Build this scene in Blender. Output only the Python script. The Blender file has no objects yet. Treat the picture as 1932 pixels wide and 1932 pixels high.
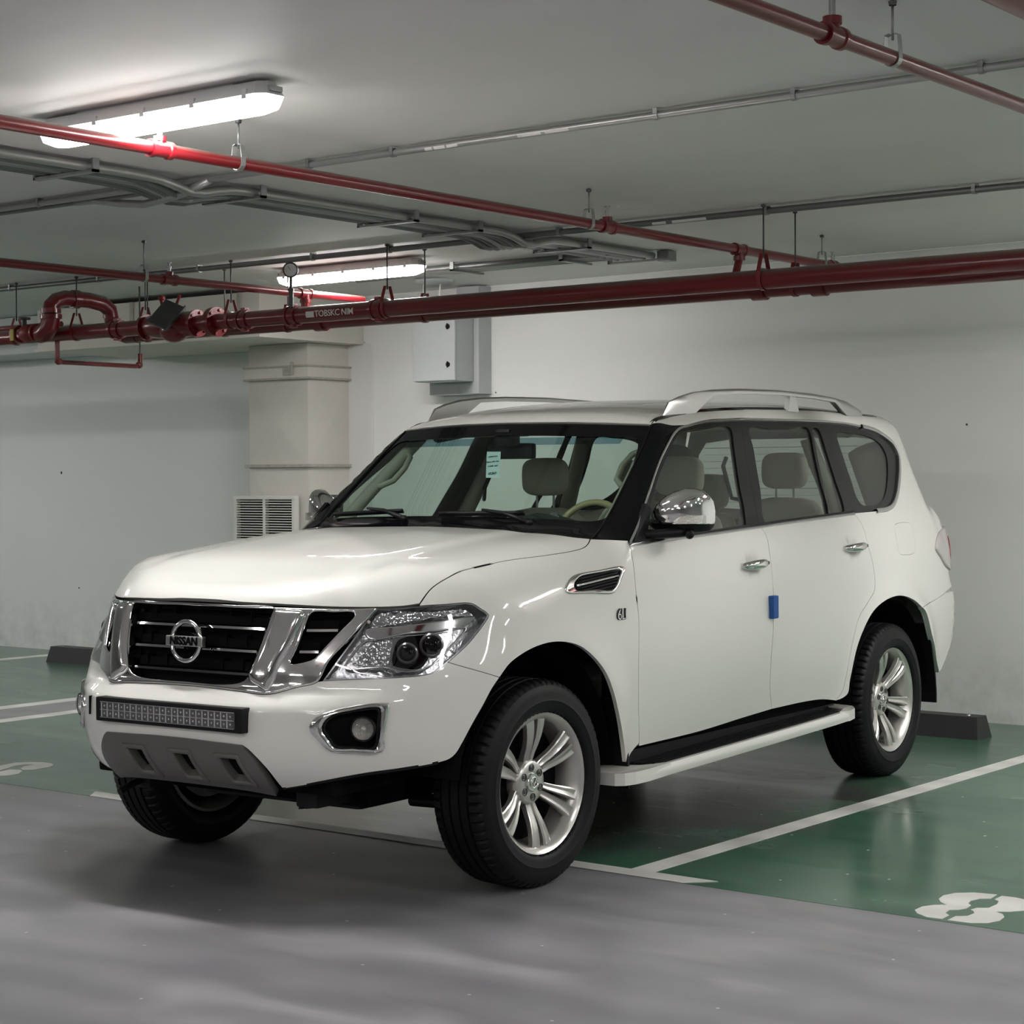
import bpy, bmesh, math, random, json
import numpy as np
from mathutils import Vector, Matrix
from mathutils.geometry import delaunay_2d_cdt
random.seed(7)
sc = bpy.context.scene
col = sc.collection

# ------------------------------------------------------------------ camera, world, exposure
# world: X right along the back wall, Y towards the back wall, Z up (metres)
cam_data = bpy.data.cameras.new('camera')
cam = bpy.data.objects.new('camera', cam_data)
col.objects.link(cam)
cam_data.sensor_fit = 'HORIZONTAL'
cam_data.sensor_width = 36.0
cam_data.lens = 36.0 * 3641.217 / 1932.0
cam_data.clip_start = 0.05
cam_data.clip_end = 200
CX = Vector((0.79025079, 0.61275812, -0.00558415))
CY = -Vector((0.0063947, -0.01735859, -0.99982888))
CZ = -Vector((-0.61275019, 0.79007985, -0.01763604))
cam.matrix_world = Matrix(((CX.x, CY.x, CZ.x, 0.0), (CX.y, CY.y, CZ.y, 0.0), (CX.z, CY.z, CZ.z, 1.55), (0, 0, 0, 1)))
sc.camera = cam
world = bpy.data.worlds.new('world')
sc.world = world
world.use_nodes = True
world.node_tree.nodes['Background'].inputs[0].default_value = (0.80, 0.84, 0.86, 1)
world.node_tree.nodes['Background'].inputs[1].default_value = 0.25
sc.view_settings.view_transform = 'Standard'
sc.view_settings.look = 'None'
sc.view_settings.exposure = 2.12
sc.view_settings.gamma = 1.0
sc.view_settings.use_curve_mapping = False
sc.cycles.max_bounces = 8
sc.cycles.diffuse_bounces = 5
sc.cycles.glossy_bounces = 4
sc.cycles.transparent_max_bounces = 16
sc.cycles.use_adaptive_sampling = True
sc.cycles.adaptive_threshold = 0.015
sc.cycles.use_denoising = True
sc.cycles.sample_clamp_indirect = 6.0
sc.cycles.caustics_reflective = False
sc.cycles.caustics_refractive = False
LAMP_STRENGTH = 17.0      # used by the added lamps outside the picture; the visible two are stronger
# lamp battens: (x, y, length) along X under the ceiling; the first two are in view, most of the unseen rest added to brighten
LAMPS = [(-5.55, 4.97, 1.25), (-8.74, 9.52, 1.25),
         (-2.35, 9.52, 1.25), (-12.9, 4.97, 1.25), (-0.6, 4.97, 1.25), (3.4, 4.97, 1.25), (3.4, 9.52, 1.25), (0.6, 9.52, 1.25), (-2.4, 9.0, 1.25), (-0.9, 7.9, 1.25), (2.0, 7.3, 1.25),
         (-2.4, 1.6, 1.25), (-7.2, 0.9, 1.25), (-11.5, 1.4, 1.25), (2.2, 1.6, 1.25), (-2.4, -3.4, 1.25), (-7.2, -3.4, 1.25), (2.2, -3.4, 1.25), (-15.5, 8.6, 1.25), (-13.4, 7.4, 1.25),
         (-4.8, -1.2, 1.25), (-0.2, -1.2, 1.25)]
CEIL = 2.99
WALL_Y = 11.35

# ------------------------------------------------------------------ materials
def mat(name, base=(0.8, 0.8, 0.8), rough=0.5, metal=0.0, coat=0.0, coat_rough=0.03, spec=0.5, emit=None, strength=0.0, bump=None, noise=None, ior=None):
    m = bpy.data.materials.new(name)
    m.use_nodes = True
    nt = m.node_tree
    b = nt.nodes['Principled BSDF']
    b.inputs['Base Color'].default_value = (*base, 1)
    b.inputs['Roughness'].default_value = rough
    b.inputs['Metallic'].default_value = metal
    b.inputs['Coat Weight'].default_value = coat
    b.inputs['Coat Roughness'].default_value = coat_rough
    b.inputs['Specular IOR Level'].default_value = spec
    if emit:
        b.inputs['Emission Color'].default_value = (*emit, 1)
        b.inputs['Emission Strength'].default_value = strength
    tc = nt.nodes.new('ShaderNodeTexCoord')
    if noise:   # (scale, amount): subtle colour variation
        n = nt.nodes.new('ShaderNodeTexNoise')
        n.inputs['Scale'].default_value = noise[0]
        n.inputs['Detail'].default_value = 4
        nt.links.new(tc.outputs['Object'], n.inputs['Vector'])
        mx = nt.nodes.new('ShaderNodeMix')
        mx.data_type = 'RGBA'
        mx.inputs[6].default_value = (*[c * (1 - noise[1]) for c in base], 1)
        mx.inputs[7].default_value = (*[min(1, c * (1 + noise[1])) for c in base], 1)
        nt.links.new(n.outputs['Fac'], mx.inputs[0])
        nt.links.new(mx.outputs[2], b.inputs['Base Color'])
    if bump:    # (scale, strength, distance)
        n = nt.nodes.new('ShaderNodeTexNoise')
        n.inputs['Scale'].default_value = bump[0]
        n.inputs['Detail'].default_value = 3
        nt.links.new(tc.outputs['Object'], n.inputs['Vector'])
        bp = nt.nodes.new('ShaderNodeBump')
        bp.inputs['Strength'].default_value = bump[1]
        bp.inputs['Distance'].default_value = bump[2]
        nt.links.new(n.outputs['Fac'], bp.inputs['Height'])
        nt.links.new(bp.outputs['Normal'], b.inputs['Normal'])
    return m

def glass(name, tint, refl=1.0, rough=0.0, haze=None):
    m = bpy.data.materials.new(name)
    m.use_nodes = True
    nt = m.node_tree
    nt.nodes.remove(nt.nodes['Principled BSDF'])
    out = nt.nodes['Material Output']
    tr = nt.nodes.new('ShaderNodeBsdfTransparent')
    tr.inputs[0].default_value = (*tint, 1)
    gl = nt.nodes.new('ShaderNodeBsdfGlossy')
    gl.inputs[0].default_value = (refl, refl, refl, 1)
    gl.inputs['Roughness'].default_value = rough
    lw = nt.nodes.new('ShaderNodeLayerWeight')      # Schlick, the same from both sides of the sheet
    pw = nt.nodes.new('ShaderNodeMath'); pw.operation = 'POWER'; pw.inputs[1].default_value = 5.0
    nt.links.new(lw.outputs['Facing'], pw.inputs[0])
    lw.inputs['Blend'].default_value = 0.5
    fr = nt.nodes.new('ShaderNodeMapRange'); fr.inputs[3].default_value = 0.045; fr.inputs[4].default_value = 1.0
    nt.links.new(pw.outputs[0], fr.inputs[0])
    mx = nt.nodes.new('ShaderNodeMixShader')
    nt.links.new(fr.outputs[0], mx.inputs[0])
    last = tr
    if haze:
        df = nt.nodes.new('ShaderNodeBsdfDiffuse')
        df.inputs[0].default_value = (*haze[0], 1)
        m2 = nt.nodes.new('ShaderNodeMixShader')
        m2.inputs[0].default_value = haze[1]
        nt.links.new(tr.outputs[0], m2.inputs[1])
        nt.links.new(df.outputs[0], m2.inputs[2])
        last = m2
    nt.links.new(last.outputs[0], mx.inputs[1])
    nt.links.new(gl.outputs[0], mx.inputs[2])
    nt.links.new(mx.outputs[0], out.inputs[0])
    return m

M = {}
M['paint'] = mat('pearl_white_paint', (0.80, 0.79, 0.745), 0.38, coat=1.0, coat_rough=0.025)
M['chrome'] = mat('chrome', (0.78, 0.78, 0.77), 0.06, 1.0)
M['satin_silver'] = mat('satin_silver', (0.62, 0.62, 0.61), 0.32, 1.0)
M['wheel_silver'] = mat('wheel_silver_paint', (0.60, 0.585, 0.555), 0.30, 0.75, coat=0.6, coat_rough=0.08)
M['black_gloss'] = mat('gloss_black', (0.005, 0.005, 0.006), 0.08, spec=0.16)
M['black'] = mat('black_plastic', (0.008, 0.008, 0.009), 0.45, spec=0.25)
M['void'] = mat('dark_cavity', (0.004, 0.004, 0.005), 0.8, spec=0.1)
M['frame_dark'] = mat('dark_window_frame', (0.010, 0.010, 0.011), 0.25, spec=0.28)
M['rubber'] = mat('tyre_rubber', (0.006, 0.006, 0.007), 0.5, spec=0.22)
M['skid'] = mat('grey_satin_plastic', (0.115, 0.112, 0.107), 0.42, noise=(60, 0.04))
M['seat'] = mat('beige_leather', (0.55, 0.50, 0.43), 0.55, bump=(140, 0.12, 0.002))
M['trim_beige'] = mat('beige_trim', (0.34, 0.31, 0.26), 0.6)
M['headliner'] = mat('pale_headliner', (0.42, 0.40, 0.36), 0.9)
M['dash'] = mat('dark_dashboard', (0.030, 0.036, 0.035), 0.55)
M['wood'] = mat('tan_steering_rim', (0.45, 0.36, 0.20), 0.3, coat=0.4)
M['ws_glass'] = glass('windscreen_glass', (0.69, 0.83, 0.76), 0.8)
M['side_glass'] = glass('tinted_side_glass', (0.70, 0.77, 0.73), 0.9, haze=((0.45, 0.47, 0.44), 0.06))  # diffuse haze share imitates pale reflections over the side windows
M['lens'] = glass('clear_lens', (0.93, 0.94, 0.95), 1.0)
M['lamp_silver'] = mat('headlamp_silver', (0.34, 0.34, 0.35), 0.20, 1.0, bump=(45, 0.25, 0.01))
M['lamp_grey'] = mat('headlamp_grey', (0.22, 0.22, 0.23), 0.25, 0.7)
M['led_glass'] = mat('led_reflector', (0.62, 0.60, 0.57), 0.12, 0.85, bump=(300, 0.5, 0.004))
M['facet'] = mat('faceted_reflector', (0.55, 0.55, 0.56), 0.10, 1.0)
_nt = M['facet'].node_tree; _tc = _nt.nodes.new('ShaderNodeTexCoord'); _v = _nt.nodes.new('ShaderNodeTexVoronoi'); _v.inputs['Scale'].default_value = 70
_nt.links.new(_tc.outputs['Object'], _v.inputs['Vector']); _b = _nt.nodes.new('ShaderNodeBump'); _b.inputs['Strength'].default_value = 0.7; _b.inputs['Distance'].default_value = 0.006
_nt.links.new(_v.outputs['Distance'], _b.inputs['Height']); _nt.links.new(_b.outputs['Normal'], _nt.nodes['Principled BSDF'].inputs['Normal'])
M['belt'] = mat('dark_satin_chrome', (0.40, 0.40, 0.40), 0.18, 1.0)
M['red_lens'] = mat('red_tail_lens', (0.45, 0.06, 0.07), 0.12, coat=1)
M['white_lens'] = mat('frosted_tail_lens', (0.55, 0.50, 0.50), 0.15, coat=1)
M['blue'] = mat('blue_foam', (0.015, 0.10, 0.36), 0.6)
M['sticker'] = mat('pale_sticker', (0.55, 0.66, 0.70), 0.6)
M['ink'] = mat('dark_ink', (0.03, 0.04, 0.05), 0.6)
def dusty_red(name, base, rough):
    m = mat(name, base, rough, coat=0.2, coat_rough=0.12)
    nt = m.node_tree; b = nt.nodes['Principled BSDF']; L = nt.links.new
    g = nt.nodes.new('ShaderNodeNewGeometry'); sp = nt.nodes.new('ShaderNodeSeparateXYZ'); L(g.outputs['True Normal'], sp.inputs[0])
    n = nt.nodes.new('ShaderNodeTexNoise'); n.inputs['Scale'].default_value = 6; n.inputs['Detail'].default_value = 5; L(g.outputs['Position'], n.inputs['Vector'])
    r = nt.nodes.new('ShaderNodeMapRange'); r.inputs[1].default_value = 0.25; r.inputs[2].default_value = 0.95; r.inputs[4].default_value = 1.1; L(sp.outputs[2], r.inputs[0])
    mu = nt.nodes.new('ShaderNodeMath'); mu.operation = 'MULTIPLY'; mu.use_clamp = True; L(r.outputs[0], mu.inputs[0]); 
    r2 = nt.nodes.new('ShaderNodeMapRange'); r2.inputs[1].default_value = 0.2; r2.inputs[2].default_value = 0.6; r2.inputs[3].default_value = .6; L(n.outputs['Fac'], r2.inputs[0]); L(r2.outputs[0], mu.inputs[1])
    mx = nt.nodes.new('ShaderNodeMix'); mx.data_type = 'RGBA'; mx.inputs[6].default_value = (*base, 1); mx.inputs[7].default_value = (0.15, 0.125, 0.105, 1)
    L(mu.outputs[0], mx.inputs[0]); L(mx.outputs[2], b.inputs['Base Color'])
    return m
M['pipe'] = dusty_red('red_pipe_paint', (0.16, 0.005, 0.009), 0.30)
M['pipe_dark'] = mat('dull_red_paint', (0.20, 0.016, 0.018), 0.4, noise=(12, 0.2))
M['steel'] = mat('galvanised_steel', (0.34, 0.35, 0.34), 0.38, 0.8, noise=(30, 0.25))
M['steel_dark'] = mat('dark_steel', (0.10, 0.10, 0.10), 0.5, 0.6)
M['conduit'] = mat('grey_conduit', (0.40, 0.40, 0.39), 0.36, 0.7)
M['conduit_dark'] = mat('dark_conduit', (0.20, 0.20, 0.20), 0.38, 0.6)
M['lamp_body'] = mat('lamp_housing', (0.62, 0.62, 0.62), 0.45)
M['lamp_light_small'] = mat('lit_diffuser_single', (0.9, 0.9, 0.9), 0.5, emit=(1.0, 0.985, 0.965), strength=LAMP_STRENGTH * 1.35)
M['lamp_side'] = mat('diffuser_side', (0.9, 0.9, 0.9), 0.5, emit=(1.0, 0.985, 0.965), strength=LAMP_STRENGTH * 0.13)
M['lamp_light'] = mat('lit_diffuser', (0.9, 0.9, 0.9), 0.5, emit=(1.0, 0.985, 0.965), strength=LAMP_STRENGTH)
M['duct'] = mat('cream_painted_duct', (0.66, 0.63, 0.575), 0.55, noise=(3, 0.06), bump=(4, 0.08, 0.02))
M['duct_dirty'] = mat('worn_duct_flange', (0.42, 0.40, 0.35), 0.6, noise=(25, 0.35))
M['cabinet'] = mat('pale_grey_cabinet', (0.50, 0.52, 0.525), 0.40, noise=(2, 0.02))
M['far_wall'] = mat('grey_concrete', (0.50, 0.50, 0.49), 0.7, noise=(1.5, 0.15))
M['grille_white'] = mat('white_grille', (0.74, 0.73, 0.69), 0.45)
M['stop'] = mat('rubber_wheel_stop', (0.035, 0.035, 0.036), 0.55, noise=(12, 0.2))
M['white_text'] = mat('white_lettering', (0.75, 0.72, 0.70), 0.6)
M['plaster_fresh'] = mat('pilaster_plaster', (0.80, 0.78, 0.78), 0.6)

def wall_material():
    m = mat('painted_wall', (0.80, 0.80, 0.79), 0.42)
    nt = m.node_tree; b = nt.nodes['Principled BSDF']
    g = nt.nodes.new('ShaderNodeNewGeometry')
    n = nt.nodes.new('ShaderNodeTexNoise'); n.inputs['Scale'].default_value = 0.9; n.inputs['Detail'].default_value = 5
    nt.links.new(g.outputs['Position'], n.inputs['Vector'])
    sep = nt.nodes.new('ShaderNodeSeparateXYZ'); nt.links.new(g.outputs['Position'], sep.inputs[0])
    # grime low on the wall, broken up by noise
    n2 = nt.nodes.new('ShaderNodeTexNoise'); n2.inputs['Scale'].default_value = 5.5; n2.inputs['Detail'].default_value = 8; n2.inputs['Roughness'].default_value = 0.7
    nt.links.new(g.outputs['Position'], n2.inputs['Vector'])
    mr = nt.nodes.new('ShaderNodeMapRange'); mr.inputs[1].default_value = 0.0; mr.inputs[2].default_value = 0.55; mr.inputs[3].default_value = 0.38; mr.inputs[4].default_value = 0.0
    nt.links.new(sep.outputs[2], mr.inputs[0])
    mul = nt.nodes.new('ShaderNodeMath'); mul.operation = 'MULTIPLY'
    mr2 = nt.nodes.new('ShaderNodeMapRange'); mr2.inputs[1].default_value = 0.42; mr2.inputs[2].default_value = 0.72
    nt.links.new(n2.outputs['Fac'], mr2.inputs[0])
    nt.links.new(mr.outputs[0], mul.inputs[0]); nt.links.new(mr2.outputs[0], mul.inputs[1])
    mx0 = nt.nodes.new('ShaderNodeMix'); mx0.data_type = 'RGBA'
    mx0.inputs[6].default_value = (0.80, 0.80, 0.785, 1); mx0.inputs[7].default_value = (0.87, 0.865, 0.855, 1)
    nt.links.new(n.outputs['Fac'], mx0.inputs[0])
    mx = nt.nodes.new('ShaderNodeMix'); mx.data_type = 'RGBA'
    mx.inputs[7].default_value = (0.30, 0.275, 0.24, 1)
    nt.links.new(mul.outputs[0], mx.inputs[0]); nt.links.new(mx0.outputs[2], mx.inputs[6])
    nt.links.new(mx.outputs[2], b.inputs['Base Color'])
    bp = nt.nodes.new('ShaderNodeBump'); bp.inputs['Strength'].default_value = 0.10; bp.inputs['Distance'].default_value = 0.05
    nt.links.new(n.outputs['Fac'], bp.inputs['Height']); nt.links.new(bp.outputs['Normal'], b.inputs['Normal'])
    return m
M['wall'] = wall_material()

def ceiling_material():
    m = mat('ceiling_paint', (0.42, 0.43, 0.41), 0.6, spec=0.3)
    nt = m.node_tree; b = nt.nodes['Principled BSDF']
    g = nt.nodes.new('ShaderNodeNewGeometry')
    mp = nt.nodes.new('ShaderNodeMapping'); mp.inputs['Scale'].default_value = (0.5, 1.6, 1)
    nt.links.new(g.outputs['Position'], mp.inputs['Vector'])
    n = nt.nodes.new('ShaderNodeTexNoise'); n.inputs['Scale'].default_value = 1.0; n.inputs['Detail'].default_value = 5
    nt.links.new(mp.outputs[0], n.inputs['Vector'])
    mx = nt.nodes.new('ShaderNodeMix'); mx.data_type = 'RGBA'
    mx.inputs[6].default_value = (0.68, 0.662, 0.65, 1); mx.inputs[7].default_value = (0.82, 0.80, 0.79, 1)
    nt.links.new(n.outputs['Fac'], mx.inputs[0]); nt.links.new(mx.outputs[2], b.inputs['Base Color'])
    bp = nt.nodes.new('ShaderNodeBump'); bp.inputs['Strength'].default_value = 0.16; bp.inputs['Distance'].default_value = 0.08
    nt.links.new(n.outputs['Fac'], bp.inputs['Height']); nt.links.new(bp.outputs['Normal'], b.inputs['Normal'])
    return m
M['ceiling'] = ceiling_material()

def epoxy(name, c0, c1, dirt, dirt_amt, rough0, rough1, stain=None, coat=0.0):
    """Floor coating: two-tone noise, streaky scuffs, roughness variation, optional stain patch (cx, cy, rx, ry, colour)."""
    m = mat(name, c0, rough0, coat=coat, coat_rough=0.12)
    nt = m.node_tree; b = nt.nodes['Principled BSDF']; L = nt.links.new
    g = nt.nodes.new('ShaderNodeNewGeometry')
    n = nt.nodes.new('ShaderNodeTexNoise'); n.inputs['Scale'].default_value = 0.8; n.inputs['Detail'].default_value = 6
    L(g.outputs['Position'], n.inputs['Vector'])
    mx = nt.nodes.new('ShaderNodeMix'); mx.data_type = 'RGBA'
    mx.inputs[6].default_value = (*c0, 1); mx.inputs[7].default_value = (*c1, 1)
    r0 = nt.nodes.new('ShaderNodeMapRange'); r0.inputs[1].default_value = 0.35; r0.inputs[2].default_value = 0.68
    L(n.outputs['Fac'], r0.inputs[0]); L(r0.outputs[0], mx.inputs[0])
    # streaks
    mp = nt.nodes.new('ShaderNodeMapping'); mp.inputs['Rotation'].default_value = (0, 0, 0.9); mp.inputs['Scale'].default_value = (0.9, 2.4, 1)
    L(g.outputs['Position'], mp.inputs['Vector'])
    n2 = nt.nodes.new('ShaderNodeTexNoise'); n2.inputs['Scale'].default_value = 1.1; n2.inputs['Detail'].default_value = 7; n2.inputs['Distortion'].default_value = 0.8
    L(mp.outputs[0], n2.inputs['Vector'])
    r1 = nt.nodes.new('ShaderNodeMapRange'); r1.inputs[1].default_value = 0.52; r1.inputs[2].default_value = 0.72; r1.inputs[4].default_value = dirt_amt
    L(n2.outputs['Fac'], r1.inputs[0])
    mx2 = nt.nodes.new('ShaderNodeMix'); mx2.data_type = 'RGBA'; mx2.inputs[7].default_value = (*dirt, 1)
    L(r1.outputs[0], mx2.inputs[0]); L(mx.outputs[2], mx2.inputs[6])
    # trowel swirls
    wv = nt.nodes.new('ShaderNodeTexWave'); wv.wave_type = 'RINGS'; wv.inputs['Scale'].default_value = 0.9; wv.inputs['Distortion'].default_value = 9; wv.inputs['Detail'].default_value = 5; wv.inputs['Detail Scale'].default_value = 0.9
    L(g.outputs['Position'], wv.inputs['Vector'])
    hs = nt.nodes.new('ShaderNodeHueSaturation'); L(mx2.outputs[2], hs.inputs['Color'])
    wr = nt.nodes.new('ShaderNodeMapRange'); wr.inputs[3].default_value = 0.90; wr.inputs[4].default_value = 1.08; L(wv.outputs['Fac'], wr.inputs[0]); L(wr.outputs[0], hs.inputs['Value'])
    last = hs.outputs['Color']
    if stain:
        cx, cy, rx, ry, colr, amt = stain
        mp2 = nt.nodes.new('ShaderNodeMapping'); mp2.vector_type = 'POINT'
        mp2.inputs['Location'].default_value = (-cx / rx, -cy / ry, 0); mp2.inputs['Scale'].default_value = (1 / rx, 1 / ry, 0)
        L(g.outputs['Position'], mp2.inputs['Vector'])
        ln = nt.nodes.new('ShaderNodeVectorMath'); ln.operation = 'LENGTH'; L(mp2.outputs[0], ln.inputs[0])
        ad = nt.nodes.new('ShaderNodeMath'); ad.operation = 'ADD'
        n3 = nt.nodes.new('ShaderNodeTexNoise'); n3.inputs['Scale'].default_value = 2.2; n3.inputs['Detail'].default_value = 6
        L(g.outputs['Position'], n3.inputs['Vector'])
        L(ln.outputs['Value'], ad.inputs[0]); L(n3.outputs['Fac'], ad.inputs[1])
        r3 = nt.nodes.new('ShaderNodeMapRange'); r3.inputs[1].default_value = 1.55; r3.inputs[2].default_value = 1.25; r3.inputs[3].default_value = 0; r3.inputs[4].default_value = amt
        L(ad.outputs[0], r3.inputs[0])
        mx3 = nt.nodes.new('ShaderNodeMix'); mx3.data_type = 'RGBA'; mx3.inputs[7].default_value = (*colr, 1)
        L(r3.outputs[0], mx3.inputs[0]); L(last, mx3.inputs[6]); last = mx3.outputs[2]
    # small specks
    vo = nt.nodes.new('ShaderNodeTexVoronoi'); vo.voronoi_dimensions = '2D'; vo.inputs['Scale'].default_value = 1.7
    L(g.outputs['Position'], vo.inputs['Vector'])
    lt = nt.nodes.new('ShaderNodeMath'); lt.operation = 'LESS_THAN'; lt.inputs[1].default_value = 0.010
    L(vo.outputs['Distance'], lt.inputs[0])
    mx4 = nt.nodes.new('ShaderNodeMix'); mx4.data_type = 'RGBA'
    mx4.inputs[7].default_value = (0.62, 0.61, 0.60, 1); L(lt.outputs[0], mx4.inputs[0]); L(last, mx4.inputs[6])
    L(mx4.outputs[2], b.inputs['Base Color'])
    rr = nt.nodes.new('ShaderNodeMapRange'); rr.inputs[3].default_value = rough0; rr.inputs[4].default_value = rough1
    L(n2.outputs['Fac'], rr.inputs[0]); L(rr.outputs[0], b.inputs['Roughness'])
    bp = nt.nodes.new('ShaderNodeBump'); bp.inputs['Strength'].default_value = 0.10; bp.inputs['Distance'].default_value = 0.02
    L(n2.outputs['Fac'], bp.inputs['Height']); L(bp.outputs['Normal'], b.inputs['Normal'])
    return m
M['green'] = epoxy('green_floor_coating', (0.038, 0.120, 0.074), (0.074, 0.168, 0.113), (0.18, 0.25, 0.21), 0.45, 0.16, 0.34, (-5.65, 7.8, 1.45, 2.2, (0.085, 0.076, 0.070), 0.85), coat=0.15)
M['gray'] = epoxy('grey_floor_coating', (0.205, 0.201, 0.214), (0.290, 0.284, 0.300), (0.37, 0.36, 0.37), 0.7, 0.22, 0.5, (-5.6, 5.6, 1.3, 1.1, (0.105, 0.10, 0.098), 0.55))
M['line'] = epoxy('white_floor_paint', (0.72, 0.70, 0.675), (0.80, 0.78, 0.755), (0.45, 0.44, 0.42), 0.5, 0.35, 0.5)

# ------------------------------------------------------------------ mesh helpers
def tag(o, label=None, cat=None, group=None, kind=None):
    if label: o['label'] = label
    if cat: o['category'] = cat
    if group: o['group'] = group
    if kind: o['kind'] = kind
    return o

def empty(name, loc=(0, 0, 0), rz=0.0):
    o = bpy.data.objects.new(name, None)
    col.objects.link(o); o.location = loc; o.rotation_euler = (0, 0, rz)
    o.empty_display_size = 0.2
    return o

def link(name, me, parent=None):
    o = bpy.data.objects.new(name, me); col.objects.link(o)
    if parent is not None: o.parent = parent
    return o

def mk(name, verts, faces, m, parent=None, smooth=False, angle=None):
    me = bpy.data.meshes.new(name)
    me.from_pydata([tuple(map(float, v)) for v in verts], [], [tuple(map(int, f)) for f in faces])
    ms = m if isinstance(m, (list, tuple)) else [m]
    for q in ms: me.materials.append(q)
    if smooth or angle is not None:
        me.polygons.foreach_set('use_smooth', [True] * len(me.polygons))
    if angle is not None:
        me.set_sharp_from_angle(angle=math.radians(angle))
    me.update()
    return link(name, me, parent)

class MB:
    """collects simple solids into one mesh (one part)"""
    def __init__(s): s.v = []; s.f = []
    def add(s, v, f):
        n = len(s.v); s.v += [tuple(q) for q in v]; s.f += [tuple(i + n for i in q) for q in f]; return s
    def box(s, lo, hi, bev=0.0):
        (a, b, c), (d, e, f) = lo, hi
        if bev > 0:
            bm = bmesh.new(); bmesh.ops.create_cube(bm, size=1)
            for q in bm.verts: q.co = Vector(((a + d) / 2 + q.co.x * (d - a), (b + e) / 2 + q.co.y * (e - b), (c + f) / 2 + q.co.z * (f - c)))
            bmesh.ops.bevel(bm, geom=bm.edges[:], offset=bev, segments=2, affect='EDGES', profile=0.7)
            bm.verts.index_update()
            s.add([q.co[:] for q in bm.verts], [[l.index for l in fc.verts] for fc in bm.faces]); bm.free(); return s
        v = [(a, b, c), (d, b, c), (d, e, c), (a, e, c), (a, b, f), (d, b, f), (d, e, f), (a, e, f)]
        return s.add(v, [(0, 3, 2, 1), (4, 5, 6, 7), (0, 1, 5, 4), (1, 2, 6, 5), (2, 3, 7, 6), (3, 0, 4, 7)])
    def tube(s, pts, r, n=12, cap=True, closed=False):
        P = [Vector(p) for p in pts]; k = len(P)
        rs = r if isinstance(r, (list, tuple)) else [r] * k
        up = Vector((0, 0, 1)); rings = []; u = None
        for i in range(k):
            if closed: t = (P[(i + 1) % k] - P[i - 1]).normalized()
            else: t = (P[min(i + 1, k - 1)] - P[max(i - 1, 0)]).normalized()
            if u is None:
                a = up if abs(t.z) < 0.95 else Vector((1, 0, 0))
                u = (a - t * a.dot(t)).normalized()
            else:
                u = (u - t * u.dot(t)).normalized()
            w = t.cross(u)
            rings.append([P[i] + (u * math.cos(q) + w * math.sin(q)) * rs[i] for q in [2 * math.pi * j / n for j in range(n)]])
        v = [q for R in rings for q in R]; f = []
        m = k if closed else k - 1
        for i in range(m):
            for j in range(n):
                a = i * n + j; b = i * n + (j + 1) % n; c = ((i + 1) % k) * n + (j + 1) % n; d = ((i + 1) % k) * n + j
                f.append((a, b, c, d))
        if cap and not closed: f.append(tuple(range(n))[::-1]); f.append(tuple((k - 1) * n + j for j in range(n)))
        return s.add([q[:] for q in v], f)
    def cyl(s, p0, p1, r, n=16, r2=None): return s.tube([p0, p1], [r, r if r2 is None else r2], n)
    def lathe(s, prof, o, ax, n=24, closed_prof=False):
        """prof: list of (distance along axis, radius)"""
        ax = Vector(ax).normalized(); a = Vector((0, 0, 1)) if abs(ax.z) < 0.9 else Vector((1, 0, 0))
        u = (a - ax * a.dot(ax)).normalized(); w = ax.cross(u); o = Vector(o)
        v = [(o + ax * d + (u * math.cos(2 * math.pi * j / n) + w * math.sin(2 * math.pi * j / n)) * r)[:] for d, r in prof for j in range(n)]
        k = len(prof); f = []
        for i in range(k if closed_prof else k - 1):
            for j in range(n): f.append((i * n + j, i * n + (j + 1) % n, ((i + 1) % k) * n + (j + 1) % n, ((i + 1) % k) * n + j))
        return s.add(v, f)
    def ell(s, c, r, rot=None, n=16, m=10, e=1.0):
        v = []; f = []
        for i in range(m + 1):
            th = math.pi * i / m
            for j in range(n):
                ph = 2 * math.pi * j / n
                def pw(x): return math.copysign(abs(x) ** e, x)
                q = Vector((r[0] * pw(math.sin(th)) * pw(math.cos(ph)), r[1] * pw(math.sin(th)) * pw(math.sin(ph)), r[2] * pw(math.cos(th))))
                if rot is not None: q = rot @ q
                v.append((q + Vector(c))[:])
        for i in range(m):
            for j in range(n): f.append((i * n + j, i * n + n + j, i * n + n + (j + 1) % n, i * n + (j + 1) % n))
        return s.add(v, f)
    def prism(s, poly, o, u, w, d):
        """polygon (a,b) in the plane o+a*u+b*w, extruded by vector d"""
        o, u, w, d = map(Vector, (o, u, w, d)); n = len(poly)
        v = [(o + u * a + w * b)[:] for a, b in poly] + [(o + u * a + w * b + d)[:] for a, b in poly]
        return s.add(v, [tuple(range(n))[::-1], tuple(range(n, 2 * n))] + [(i, (i + 1) % n, n + (i + 1) % n, n + i) for i in range(n)])
    def build(s, name, m, parent=None, smooth=False, angle=None): return mk(name, s.v, s.f, m, parent, smooth, angle)

def text_mesh(name, body, size, m, depth=0.002, parent=None, bold=0.0, space=1.0):
    cu = bpy.data.curves.new(name, 'FONT'); cu.body = body; cu.size = size; cu.extrude = depth; cu.offset = bold
    cu.align_x = 'CENTER'; cu.align_y = 'CENTER'; cu.space_character = space; cu.resolution_u = 3
    t = bpy.data.objects.new(name + '_tmp', cu); col.objects.link(t)
    dg = bpy.context.evaluated_depsgraph_get()
    me = bpy.data.meshes.new_from_object(t.evaluated_get(dg)); me.name = name
    bpy.data.objects.remove(t)
    me.materials.clear(); me.materials.append(m)
    return link(name, me, parent)

def copy_tree(o, parent=None):
    c = o.copy(); col.objects.link(c)
    if parent is not None: c.parent = parent
    for ch in [q for q in bpy.data.objects if q.parent == o]: copy_tree(ch, c)
    return c

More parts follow.
